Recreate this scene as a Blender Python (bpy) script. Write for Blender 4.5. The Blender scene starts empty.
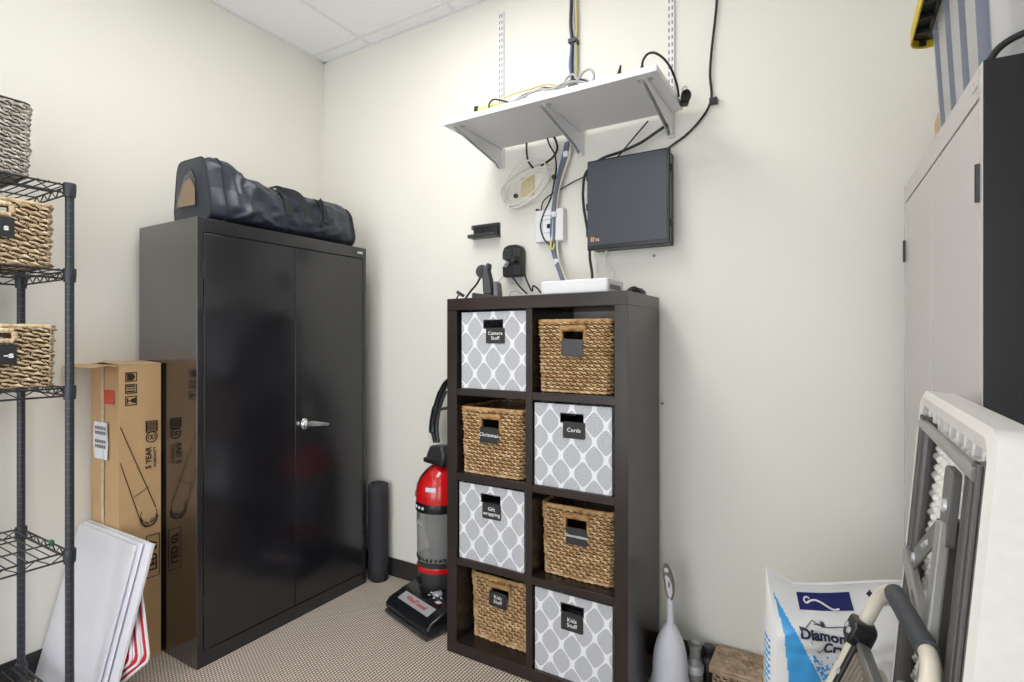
import bpy, bmesh, math, random
from mathutils import Vector, Matrix, noise
import numpy as np
random.seed(7)
SC = bpy.context.scene
COL = SC.collection
R = math.radians

# ------------------------------------------------------------------ camera, world, lights, exposure
cam_data = bpy.data.cameras.new('camera')
cam = bpy.data.objects.new('camera', cam_data)
COL.objects.link(cam)
cam.location = (0, 0, 1.325)
cam.rotation_euler = (R(90), 0, R(30.98))
cam_data.sensor_width = 36
cam_data.lens = 538 / 1024 * 36
cam_data.shift_y = -0.002
cam_data.clip_start = 0.05
SC.camera = cam
w = bpy.data.worlds.new('world'); SC.world = w
w.use_nodes = True
w.node_tree.nodes['Background'].inputs[0].default_value = (0.9, 0.95, 1.0, 1)
w.node_tree.nodes['Background'].inputs[1].default_value = 4.1  # even fill light that enters through the added wall openings
SC.view_settings.view_transform = 'Standard'
SC.view_settings.look = 'None'
SC.view_settings.gamma = 1
SC.view_settings.use_curve_mapping = False
SC.view_settings.exposure = -0.03
LAMP = 12.3                                     # emission of the ceiling light diffusers

# ------------------------------------------------------------------ room size
XL, XR, YB, YF, ZC = -2.69, 0.76, 2.24, -2.3, 3.02

# ------------------------------------------------------------------ mesh helpers
class MB:
    def __init__(s):
        s.v = []; s.f = []; s.m = []
    def add(s, vs, fs, mi=0, M=None):
        o = len(s.v)
        if M is not None: vs = [M @ Vector(p) for p in vs]
        s.v += [tuple(p) for p in vs]
        s.f += [tuple(i + o for i in f) for f in fs]
        s.m += [mi] * len(fs)
        return s
    def box(s, x0, x1, y0, y1, z0, z1, mi=0, M=None):
        v = [(x0,y0,z0),(x1,y0,z0),(x1,y1,z0),(x0,y1,z0),(x0,y0,z1),(x1,y0,z1),(x1,y1,z1),(x0,y1,z1)]
        return s.add(v, [(0,3,2,1),(4,5,6,7),(0,1,5,4),(1,2,6,5),(2,3,7,6),(3,0,4,7)], mi, M)
    def bar(s, a, b, wx, wz, up=(0,0,1), mi=0):
        """a flat bar from a to b: width wx across, thickness wz along up"""
        a = Vector(a); b = Vector(b); d = (b - a); L = d.length; d.normalize()
        u = Vector(up); u = (u - d * u.dot(d)).normalized(); c = d.cross(u)
        M = Matrix(((d.x, c.x, u.x, a.x), (d.y, c.y, u.y, a.y), (d.z, c.z, u.z, a.z), (0, 0, 0, 1)))
        return s.box(0, L, -wx/2, wx/2, -wz/2, wz/2, mi, M)
    def prism(s, poly, a, b, axis='x', mi=0, M=None):
        """extrude a 2-D outline between a and b along an axis"""
        n = len(poly)
        def P(p, t):
            if axis == 'x': return (t, p[0], p[1])
            if axis == 'y': return (p[0], t, p[1])
            return (p[0], p[1], t)
        v = [P(p, a) for p in poly] + [P(p, b) for p in poly]
        f = [(i, (i+1) % n, n + (i+1) % n, n + i) for i in range(n)]
        f += [tuple(range(n))[::-1], tuple(range(n, 2*n))]
        return s.add(v, f, mi, M)
    def tube(s, pts, r, seg=8, mi=0, closed=False, caps=True, sub=0, M=None):
        pts = [Vector(p) for p in pts]
        if sub: pts = smooth_path(pts, sub, closed)
        n = len(pts); vs = []; fs = []
        rr = r if hasattr(r, '__len__') else [r] * n
        if len(rr) != n: rr = [rr[min(len(rr)-1, int(i * len(rr) / n))] for i in range(n)]
        prev = None
        for i, p in enumerate(pts):
            if closed: t = pts[(i+1) % n] - pts[i-1]
            else: t = pts[min(i+1, n-1)] - pts[max(i-1, 0)]
            if t.length < 1e-9: t = Vector((0,0,1))
            t.normalize()
            if prev is None:
                u = Vector((0,0,1)) if abs(t.z) < .9 else Vector((1,0,0))
            else: u = prev
            u = (u - t * u.dot(t)).normalized(); prev = u; c = t.cross(u)
            for k in range(seg):
                a = 2*math.pi*k/seg
                vs.append(p + (u*math.cos(a) + c*math.sin(a)) * rr[i])
        m = n if closed else n - 1
        for i in range(m):
            for k in range(seg):
                a = i*seg + k; b = i*seg + (k+1) % seg; c2 = ((i+1) % n)*seg
                fs.append((a, b, c2 + (k+1) % seg, c2 + k))
        if not closed and caps:
            fs.append(tuple(range(seg))[::-1]); fs.append(tuple(range((n-1)*seg, n*seg)))
        return s.add(vs, fs, mi, M)
    def lathe(s, prof, seg=32, mi=0, M=None, sx=1, sy=1):
        """prof: list of (radius, z)"""
        vs = []; fs = []
        for r, z in prof:
            for k in range(seg):
                a = 2*math.pi*k/seg
                vs.append((r*math.cos(a)*sx, r*math.sin(a)*sy, z))
        for i in range(len(prof)-1):
            for k in range(seg):
                fs.append((i*seg+k, i*seg+(k+1) % seg, (i+1)*seg+(k+1) % seg, (i+1)*seg+k))
        fs.append(tuple(range(seg))[::-1]); fs.append(tuple(range((len(prof)-1)*seg, len(prof)*seg)))
        return s.add(vs, fs, mi, M)
    def grid(s, fn, nu, nv, mi=0, wrap=False, M=None, skip=None, mfn=None):
        vs = [fn(i/nu, j/nv) for j in range(nv+1) for i in range(nu if wrap else nu+1)]
        W = nu if wrap else nu+1; fs = []; ms = []
        for j in range(nv):
            for i in range(nu):
                if skip and skip((i+.5)/nu, (j+.5)/nv): continue
                fs.append((j*W+i, j*W+(i+1) % W, (j+1)*W+(i+1) % W, (j+1)*W+i))
                ms.append(mfn((i+.5)/nu, (j+.5)/nv) if mfn else mi)
        s.add(vs, fs, mi, M)
        s.m[-len(fs):] = ms
        return s
    def build(s, name, mats, parent=None, smooth=True, bevel=0, seg=2, loc=None, rot=None, angle=35):
        me = bpy.data.meshes.new(name)
        me.from_pydata(s.v, [], s.f)
        mats = mats if isinstance(mats, (list, tuple)) else [mats]
        for m in mats: me.materials.append(m)
        me.polygons.foreach_set('material_index', s.m)
        bm = bmesh.new(); bm.from_mesh(me)
        bmesh.ops.recalc_face_normals(bm, faces=bm.faces); bm.to_mesh(me); bm.free()
        if smooth:
            me.polygons.foreach_set('use_smooth', [True]*len(me.polygons))
            me.set_sharp_from_angle(angle=R(angle))
        o = bpy.data.objects.new(name, me); COL.objects.link(o)
        if parent is not None: o.parent = parent
        if loc: o.location = loc
        if rot: o.rotation_euler = rot
        if bevel:
            b = o.modifiers.new('bevel', 'BEVEL'); b.width = bevel; b.segments = seg
            b.limit_method = 'ANGLE'; b.angle_limit = R(40)
        return o

def smooth_path(p, sub, closed=False):
    n = len(p); out = []
    rng = n if closed else n-1
    for i in range(rng):
        if closed: a, b, c, d = p[i-1], p[i], p[(i+1) % n], p[(i+2) % n]
        else: a, b, c, d = p[max(i-1,0)], p[i], p[i+1], p[min(i+2,n-1)]
        for k in range(sub):
            t = k/sub
            out.append(.5*((2*b) + (c-a)*t + (2*a-5*b+4*c-d)*t*t + (3*b-a-3*c+d)*t**3))
    if not closed: out.append(p[-1].copy())
    return out

def rrect(x0, x1, y0, y1, r, n=5):
    out = []
    for cx, cy, a0 in ((x1-r, y0+r, -90), (x1-r, y1-r, 0), (x0+r, y1-r, 90), (x0+r, y0+r, 180)):
        for k in range(n+1):
            a = R(a0 + 90*k/n); out.append((cx + r*math.cos(a), cy + r*math.sin(a)))
    return out

def thing(name, label, cat, loc=(0,0,0), rot=0, group=None):
    o = bpy.data.objects.new(name, None); COL.objects.link(o)
    o.empty_display_size = .05
    o.location = loc
    o.rotation_euler = rot if hasattr(rot, '__len__') else (0, 0, rot)
    return tag(o, label, cat, group)
def tag(o, label, cat, group=None):
    o['label'] = label; o['category'] = cat
    if group: o['group'] = group
    return o
def struct(o):
    o['kind'] = 'structure'; return o
def lab(o, label):
    o['label'] = label; return o

def text(name, s, size, m, parent, org, right=(1,0,0), up=(0,0,1), align='CENTER', depth=.0006, bold=0, fn=None, spacing=1, sx=1.0):
    """lettering as a thin mesh: origin, writing direction and up direction in the parent's frame"""
    cu = bpy.data.curves.new(name, 'FONT'); cu.body = s; cu.size = size
    cu.align_x = align; cu.align_y = 'CENTER'; cu.extrude = depth; cu.offset = bold; cu.resolution_u = 3
    cu.space_line = .95; cu.space_character = spacing
    tmp = bpy.data.objects.new(name, cu); COL.objects.link(tmp)
    bpy.context.view_layer.update()
    dg = bpy.context.evaluated_depsgraph_get()
    me = bpy.data.meshes.new_from_object(tmp.evaluated_get(dg))
    bpy.data.objects.remove(tmp); bpy.data.curves.remove(cu)
    me.name = name
    r = Vector(right).normalized(); u = Vector(up).normalized(); n = r.cross(u)
    for v in me.vertices:
        x, y, z = v.co; x *= sx
        v.co = fn(x, y, z) if fn else Vector(org) + r*x + u*y + n*z
    me.materials.clear(); me.materials.append(m)
    o = bpy.data.objects.new(name, me); COL.objects.link(o); o.parent = parent
    return o

# ------------------------------------------------------------------ materials
def mat(name, col, rough=.5, metal=0, ior=1.5, bump=None, var=None, coat=0, trans=0, alpha=1, rvar=None, sheen=0, spec=.5):
    m = bpy.data.materials.new(name); m.use_nodes = True
    nt = m.node_tree; N = nt.nodes; L = nt.links
    b = N['Principled BSDF']
    b.inputs['Base Color'].default_value = (*col, 1)
    b.inputs['Roughness'].default_value = rough
    b.inputs['Metallic'].default_value = metal
    b.inputs['IOR'].default_value = ior
    b.inputs['Specular IOR Level'].default_value = spec
    b.inputs['Coat Weight'].default_value = coat
    b.inputs['Coat Roughness'].default_value = .08
    b.inputs['Transmission Weight'].default_value = trans
    b.inputs['Alpha'].default_value = alpha
    if sheen: b.inputs['Sheen Weight'].default_value = sheen
    tc = N.new('ShaderNodeTexCoord')
    if var:
        sc, amt = var
        n = N.new('ShaderNodeTexNoise'); n.inputs['Scale'].default_value = sc; n.inputs['Detail'].default_value = 4
        L.new(tc.outputs['Object'], n.inputs['Vector'])
        r = N.new('ShaderNodeValToRGB')
        r.color_ramp.elements[0].position = .3; r.color_ramp.elements[1].position = .7
        r.color_ramp.elements[0].color = (*[max(0, c*(1-amt)) for c in col], 1)
        r.color_ramp.elements[1].color = (*[min(1, c*(1+amt)) for c in col], 1)
        L.new(n.outputs['Fac'], r.inputs['Fac']); L.new(r.outputs['Color'], b.inputs['Base Color'])
    if rvar:
        sc, lo, hi = rvar
        n = N.new('ShaderNodeTexNoise'); n.inputs['Scale'].default_value = sc; n.inputs['Detail'].default_value = 5
        L.new(tc.outputs['Object'], n.inputs['Vector'])
        mr = N.new('ShaderNodeMapRange'); mr.inputs['To Min'].default_value = lo; mr.inputs['To Max'].default_value = hi
        mr.inputs['From Min'].default_value = .35; mr.inputs['From Max'].default_value = .65
        L.new(n.outputs['Fac'], mr.inputs['Value']); L.new(mr.outputs['Result'], b.inputs['Roughness'])
    if bump:
        sc, st = bump
        n = N.new('ShaderNodeTexNoise'); n.inputs['Scale'].default_value = sc; n.inputs['Detail'].default_value = 3
        L.new(tc.outputs['Object'], n.inputs['Vector'])
        bp = N.new('ShaderNodeBump'); bp.inputs['Strength'].default_value = st; bp.inputs['Distance'].default_value = .002
        L.new(n.outputs['Fac'], bp.inputs['Height']); L.new(bp.outputs['Normal'], b.inputs['Normal'])
    return m

def math_node(nt, op, a, b=None, c=None):
    n = nt.nodes.new('ShaderNodeMath'); n.operation = op
    for i, x in enumerate((a, b, c)):
        if x is None: continue
        if isinstance(x, (int, float)): n.inputs[i].default_value = x
        else: nt.links.new(x, n.inputs[i])
    return n.outputs[0]

def mat_trellis(name):
    """white ogee lattice on grey marled fabric"""
    m = mat(name, (.5,.5,.5), .85)
    nt = m.node_tree; N = nt.nodes; L = nt.links; b = N['Principled BSDF']
    tc = N.new('ShaderNodeTexCoord'); sp = N.new('ShaderNodeSeparateXYZ'); L.new(tc.outputs['Object'], sp.inputs[0])
    u = math_node(nt, 'ADD', sp.outputs['X'], sp.outputs['Y'])
    U = math_node(nt, 'MULTIPLY', u, 2*math.pi/.090); V = math_node(nt, 'MULTIPLY', sp.outputs['Z'], 2*math.pi/.124)
    cu = math_node(nt, 'COSINE', U); cv = math_node(nt, 'COSINE', V)
    h = math_node(nt, 'SUBTRACT', math_node(nt, 'MULTIPLY', cv, 1.28), math_node(nt, 'MULTIPLY', math_node(nt, 'POWER', math_node(nt, 'ABSOLUTE', cv), 3.0), math_node(nt, 'MULTIPLY', math_node(nt, 'SIGN', cv), .28)))
    f = math_node(nt, 'ADD', cu, h)
    a = math_node(nt, 'ABSOLUTE', f)
    mr = N.new('ShaderNodeMapRange'); mr.inputs['From Min'].default_value = .17; mr.inputs['From Max'].default_value = .25
    L.new(a, mr.inputs['Value'])
    n = N.new('ShaderNodeTexNoise'); n.inputs['Scale'].default_value = 260; n.inputs['Detail'].default_value = 4
    L.new(tc.outputs['Object'], n.inputs['Vector'])
    rp = N.new('ShaderNodeValToRGB'); rp.color_ramp.elements[0].position = .38; rp.color_ramp.elements[1].position = .62
    rp.color_ramp.elements[0].color = (.36,.37,.40,1); rp.color_ramp.elements[1].color = (.62,.63,.67,1)
    L.new(n.outputs['Fac'], rp.inputs['Fac'])
    mx = N.new('ShaderNodeMix'); mx.data_type = 'RGBA'
    L.new(mr.outputs['Result'], mx.inputs['Factor'])
    mx.inputs[6].default_value = (.84,.85,.88,1); L.new(rp.outputs['Color'], mx.inputs[7])
    L.new(mx.outputs[2], b.inputs['Base Color'])
    return m

def mat_carpet():
    m = mat('carpet', (.4,.33,.27), .95)
    nt = m.node_tree; N = nt.nodes; L = nt.links; b = N['Principled BSDF']
    tc = N.new('ShaderNodeTexCoord'); sp = N.new('ShaderNodeSeparateXYZ')
    nz = N.new('ShaderNodeTexNoise'); nz.inputs['Scale'].default_value = 60
    L.new(tc.outputs['Object'], nz.inputs['Vector'])
    ad = N.new('ShaderNodeMixRGB'); ad.blend_type = 'ADD'; ad.inputs[0].default_value = .0022
    L.new(tc.outputs['Object'], ad.inputs[1]); L.new(nz.outputs['Color'], ad.inputs[2])
    L.new(ad.outputs[0], sp.inputs[0])
    p = 2*math.pi
    X = math_node(nt, 'MULTIPLY', sp.outputs['X'], p/.0135)
    row = math_node(nt, 'FLOOR', math_node(nt, 'DIVIDE', sp.outputs['X'], .0135))
    Y = math_node(nt, 'ADD', math_node(nt, 'MULTIPLY', sp.outputs['Y'], p/.0125), math_node(nt, 'MULTIPLY', row, math.pi*.9))
    cx = math_node(nt, 'COSINE', X); cy = math_node(nt, 'COSINE', Y)
    f = math_node(nt, 'SUBTRACT', math_node(nt, 'MULTIPLY', cy, .55), math_node(nt, 'MULTIPLY', cx, .75))
    n2 = N.new('ShaderNodeTexNoise'); n2.inputs['Scale'].default_value = 300
    L.new(tc.outputs['Object'], n2.inputs['Vector'])
    f = math_node(nt, 'ADD', f, math_node(nt, 'MULTIPLY', math_node(nt, 'SUBTRACT', n2.outputs['Fac'], .5), 1.0))
    rp = N.new('ShaderNodeValToRGB')
    e = rp.color_ramp.elements
    e[0].position = .12; e[0].color = (.055,.036,.026,1)
    e[1].position = .82; e[1].color = (.84,.77,.69,1)
    k = e.new(.48); k.color = (.42,.34,.275,1)
    mr = N.new('ShaderNodeMapRange'); mr.inputs['From Min'].default_value = -1.3; mr.inputs['From Max'].default_value = 1.3
    L.new(f, mr.inputs['Value']); L.new(mr.outputs['Result'], rp.inputs['Fac']); L.new(rp.outputs['Color'], b.inputs['Base Color'])
    bp = N.new('ShaderNodeBump'); bp.inputs['Strength'].default_value = .6; bp.inputs['Distance'].default_value = .004
    L.new(mr.outputs['Result'], bp.inputs['Height']); L.new(bp.outputs['Normal'], b.inputs['Normal'])
    return m

def mat_straw(name, dark, mid, light, sc=55, stretch=(1,1,1)):
    m = mat(name, mid, .75)
    nt = m.node_tree; N = nt.nodes; L = nt.links; b = N['Principled BSDF']
    tc = N.new('ShaderNodeTexCoord'); mp = N.new('ShaderNodeMapping'); mp.inputs['Scale'].default_value = stretch
    L.new(tc.outputs['Object'], mp.inputs['Vector'])
    n = N.new('ShaderNodeTexNoise'); n.inputs['Scale'].default_value = sc; n.inputs['Detail'].default_value = 5
    L.new(mp.outputs['Vector'], n.inputs['Vector'])
    rp = N.new('ShaderNodeValToRGB'); e = rp.color_ramp.elements
    e[0].position = .3; e[0].color = (*dark,1); e[1].position = .68; e[1].color = (*light,1)
    k = e.new(.5); k.color = (*mid,1)
    L.new(n.outputs['Fac'], rp.inputs['Fac']); L.new(rp.outputs['Color'], b.inputs['Base Color'])
    n2 = N.new('ShaderNodeTexNoise'); n2.inputs['Scale'].default_value = 500
    L.new(tc.outputs['Object'], n2.inputs['Vector'])
    bp = N.new('ShaderNodeBump'); bp.inputs['Strength'].default_value = .4; bp.inputs['Distance'].default_value = .001
    L.new(n2.outputs['Fac'], bp.inputs['Height']); L.new(bp.outputs['Normal'], b.inputs['Normal'])
    return m

def mat_emit(name, col, s):
    m = bpy.data.materials.new(name); m.use_nodes = True
    N = m.node_tree.nodes; b = N['Principled BSDF']
    b.inputs['Base Color'].default_value = (.9,.9,.9,1)
    b.inputs['Emission Color'].default_value = (*col,1); b.inputs['Emission Strength'].default_value = s
    return m

def mat_tile():
    m = mat('ceiling_tile', (.74,.74,.77), .95, bump=(220, .5))
    nt = m.node_tree; N = nt.nodes; L = nt.links; b = N['Principled BSDF']
    tc = N.new('ShaderNodeTexCoord'); n = N.new('ShaderNodeTexNoise'); n.inputs['Scale'].default_value = 190; n.inputs['Detail'].default_value = 3
    L.new(tc.outputs['Object'], n.inputs['Vector'])
    rp = N.new('ShaderNodeValToRGB'); rp.color_ramp.elements[0].position = .33; rp.color_ramp.elements[1].position = .46
    rp.color_ramp.elements[0].color = (.86,.86,.88,1); rp.color_ramp.elements[1].color = (.96,.96,.97,1)
    L.new(n.outputs['Fac'], rp.inputs['Fac']); L.new(rp.outputs['Color'], b.inputs['Base Color'])
    return m

M = dict(
    wall=mat('wall_paint', (.80,.78,.715), .7, bump=(160,.10), var=(1.2,.012)),
    tile=mat_tile(), tbar=mat('ceiling_grid_metal', (.84,.84,.86), .5),
    carpet=mat_carpet(), base=mat('vinyl_baseboard', (.030,.027,.026), .45),
    steel=mat('black_enamel', (.014,.014,.016), .1, ior=2.6, bump=(350,.015), rvar=(5,.07,.12)),
    steeldoor=mat('black_door_enamel', (.012,.012,.016), .2, ior=1.7, bump=(350,.03), rvar=(5,.15,.26)),
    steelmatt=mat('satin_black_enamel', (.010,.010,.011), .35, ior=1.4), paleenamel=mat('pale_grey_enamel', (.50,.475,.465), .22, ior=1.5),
    gap=mat('dark_gap', (.004,.004,.004), .8),
    chrome=mat('chrome', (.75,.75,.77), .18, 1), hinge=mat('black_metal', (.015,.015,.016), .4),
    wood=mat('black_brown_laminate', (.026,.018,.016), .26, ior=1.48, var=(7,.10)),
    trellis=mat_trellis('trellis_fabric'), lining=mat('bin_lining', (.03,.03,.032), .9),
    fabedge=mat('white_fabric', (.75,.76,.79), .9),
    straw=mat_straw('hyacinth', (.40,.225,.095), (.60,.385,.19), (.80,.59,.34), 28),
    strawcore=mat_straw('basket_inside', (.06,.035,.016), (.11,.065,.03), (.17,.11,.055)),  # inside straw darkened to put shade into the weave gaps
    rim=mat_straw('hyacinth_wrap', (.25,.125,.05), (.47,.27,.11), (.62,.40,.19)),
    paleStraw=mat_straw('pale_hyacinth', (.46,.32,.18), (.68,.52,.33), (.82,.69,.49), 45),
    greyStraw=mat_straw('whitewashed_wicker', (.28,.26,.23), (.52,.50,.45), (.74,.72,.66), 45),
    seagrass=mat_straw('brown_seagrass', (.27,.185,.12), (.38,.28,.19), (.50,.39,.28), 26),
    slate=mat('chalk_label', (.022,.022,.024), .55), chalk=mat('chalk_ink', (.85,.85,.85), .9),
    slateplain=mat('blank_chalk_label', (.05,.05,.055), .45),
    wire=mat('black_wire', (.022,.024,.028), .38), post=mat('black_post', (.028,.032,.040), .36),
    ring=mat('post_groove', (.09,.095,.105), .45),
    white=mat('white_plastic', (.78,.78,.80), .45), ivory=mat('ivory_plastic', (.66,.55,.34), .5),
    melamine=mat('white_melamine', (.76,.76,.79), .4), track=mat('white_metal', (.76,.76,.77), .4),
    slot=mat('track_slot', (.10,.10,.11), .8),
    black=mat('black_plastic', (.013,.013,.014), .42), blackgloss=mat('black_gloss_plastic', (.010,.011,.013), .22),
    rubber=mat('black_cable', (.012,.012,.013), .5), greyplastic=mat('grey_plastic', (.16,.16,.17), .45),
    screen=mat('screen_glass', (.040,.048,.066), .30),
    kraft=mat('cardboard', (.56,.365,.185), .85, var=(4,.08), bump=(90,.12)),
    kraftedge=mat('cardboard_inside', (.52,.37,.22), .9), ink=mat('box_print', (.035,.022,.014), .9),
    tape=mat('packing_tape', (.62,.49,.36), .25, var=(25,.15)), tapebrown=mat('clear_tape', (.44,.25,.10), .22),
    redsticker=mat('red_sticker', (.62,.075,.035), .6), paper=mat('white_paper', (.78,.79,.84), .7),
    inkgrey=mat('grey_print', (.25,.25,.28), .9),
    board=mat('white_board', (.76,.755,.82), .28, var=(5,.035)), boardedge=mat('white_board_edge', (.80,.81,.84), .5),
    red=mat('red_print', (.50,.010,.022), .5), signwhite=mat('sign_white', (.80,.80,.83), .45),
    nylon=mat('black_nylon', (.022,.028,.045), .40, ior=1.5, bump=(500,.12)),
    web=mat('black_webbing', (.018,.020,.024), .7, bump=(700,.3)),
    clear=mat('clear_vinyl', (.9,.9,.9), .06, trans=1, ior=1.3),
    vred=mat('red_gloss_plastic', (.60,.008,.010), .18, coat=.5), smoke=mat('clear_dust_cup', (.72,.72,.71), .08, trans=.78, ior=1.35),
    vgrey=mat('charcoal_plastic', (.035,.037,.040), .35), silver=mat('silver_plastic', (.52,.53,.56), .35, .3),
    roll=mat('charcoal_foam', (.030,.031,.036), .8, bump=(120,.3)),
    saltwhite=mat('bag_white', (.80,.80,.80), .35, bump=(25,.10)), saltblue=mat('bag_blue', (.06,.37,.78), .35),
    navy=mat('bag_navy', (.012,.018,.12), .4), bagink=mat('bag_lettering', (.02,.025,.055), .5),
    tablewhite=mat('table_plastic', (.74,.715,.69), .45, var=(60,.03)), tablegrey=mat('table_frame_grey', (.12,.115,.11), .38, .3),
    tablelight=mat('table_leg_grey', (.30,.295,.285), .35, .4),
    beige=mat('beige_tube', (.62,.58,.48), .3), alu=mat('grey_metal', (.30,.30,.30), .35, .6), grip=mat('grey_grip', (.05,.055,.065), .55, var=(90,.3)),
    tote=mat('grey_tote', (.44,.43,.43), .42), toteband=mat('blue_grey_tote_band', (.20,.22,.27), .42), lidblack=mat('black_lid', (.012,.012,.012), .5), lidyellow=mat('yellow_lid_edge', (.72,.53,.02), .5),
    brush=mat('white_satin_plastic', (.74,.75,.82), .4), brushgrey=mat('warm_grey_plastic', (.20,.17,.14), .5),
    bottle=mat('clear_plastic', (.85,.85,.85), .1, trans=.85, ior=1.4),
    blue=mat('blue_cable', (.10,.16,.33), .5), grey=mat('grey_cable', (.40,.40,.40), .5), yellow=mat('yellow_cable', (.68,.60,.22), .5),
    whitecable=mat('white_cable', (.76,.74,.69), .5), orange=mat('orange_print', (.75,.32,.12), .6), lilac=mat('lilac_cloth', (.40,.37,.46), .9),
    greencap=mat('green_tag', (.02,.20,.12), .5), pinkcap=mat('dark_violet_cap', (.10,.02,.08), .4), lid=mat('dim_grey', (.3,.3,.3), .6),
)

# ------------------------------------------------------------------ the room
t = .06
struct(MB().box(XL-t, XR+t, YF-t, YB+t, -.05, 0).build('floor', M['carpet'], smooth=False))
struct(MB().box(XL-t, XL, YF-t, YB+t, 0, ZC+.03).build('wall_left', M['wall'], smooth=False))
struct(MB().box(XL, XR, YB, YB+t, 0, ZC+.03).build('wall_back', M['wall'], smooth=False))
struct(MB().box(XR, XR+t, -.85, YB+t, 0, ZC+.03).box(XR, XR+t, YF-t, -.85, 2.4, ZC+.03).box(XR, XR+t, YF-t, -2.15, 0, 2.4).build('wall_right', M['wall'], smooth=False))  # opening near the camera added to let fill light reach the left wall
struct(MB().box(XL, -2.1, YF-t, YF, 0, ZC+.03).box(-.2, XR, YF-t, YF, 0, ZC+.03).box(-2.1, -.2, YF-t, YF, 2.5, ZC+.03).build('wall_front', M['wall'], smooth=False))  # wide doorway made up behind the camera so world light brightens the ceiling
dr = struct(MB().box(XR-.02, XR+.001, -.10, .95, 0, 2.13).build('added_dark_door', M['wood'], smooth=False))  # unseen dark door, added to darken the right cabinet's side reflection
MB().tube([(XR-.02, .86, 1.0), (XR-.07, .86, 1.0), (XR-.07, .76, 1.0)], .010, 10).build('added_door_handle', M['chrome'], dr)
ceil = struct(MB().box(XL, XR, YF, YB, ZC, ZC+.03).build('ceiling', M['tile'], smooth=False))
g = MB()
for k in range(-1, 6):
    x = -2.29 + .61*k
    if XL < x < XR: g.box(x-.012, x+.012, YF, YB, ZC-.003, ZC+.002)
for k in range(5):
    y = 2.15 - 1.22*k
    if YF < y: g.box(XL, XR, y-.012, y+.012, ZC-.0025, ZC+.002)
g.box(XL, XL+.018, YF, YB, ZC-.004, ZC+.002).box(XL, XR, YB-.018, YB, ZC-.004, ZC+.002)
struct(g.build('ceiling_grid', M['tbar'], ceil, smooth=False))
struct(MB().box(XL, XR, YB-.008, YB, 0, .102).build('baseboard_back', M['base'], bevel=.003))
struct(MB().box(XL, XL+.008, YF, YB-.008, 0, .102).build('baseboard_left', M['base'], bevel=.003))
struct(MB().box(XR-.008, XR, -.85, -.11, 0, .102).box(XR-.008, XR, .96, YB-.008, 0, .102).build('baseboard_right', M['base'], bevel=.003))

M['lamp'] = mat_emit('lamp_diffuser', (1, .98, .945), LAMP); M['lampfill'] = mat_emit('fill_lamp_diffuser', (1, .98, .945), LAMP*.4)
for y, lb, em in ((1.05, 'white recessed ceiling light nearer the back wall', 'lamp'), (-1.51, 'added white recessed fill light behind the camera, out of view', 'lampfill')):  # second light is unseen, added as fill behind the camera
    L_ = thing('ceiling_light', lb, 'ceiling light', (-1.375, y, ZC), 0, 'recessed ceiling lights')
    f = MB()
    f.box(-.305, .305, -.61, -.58, -.012, .001).box(-.305, .305, .58, .61, -.012, .001).box(-.305, -.275, -.58, .58, -.012, .001).box(.275, .305, -.58, .58, -.012, .001)
    f.build('frame', M['white'], L_, bevel=.002)
    MB().box(-.275, .275, -.58, .58, -.006, .001).build('diffuser', M[em], L_)

# ------------------------------------------------------------------ copying
def dup(o, loc=None, rot=None, label=None, parent=None):
    c = o.copy(); COL.objects.link(c)
    if parent is not None: c.parent = parent
    for ch in list(o.children): dup(ch, parent=c)
    if loc: c.location = loc
    if rot: c.rotation_euler = rot
    if label: c['label'] = label
    return c

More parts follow.
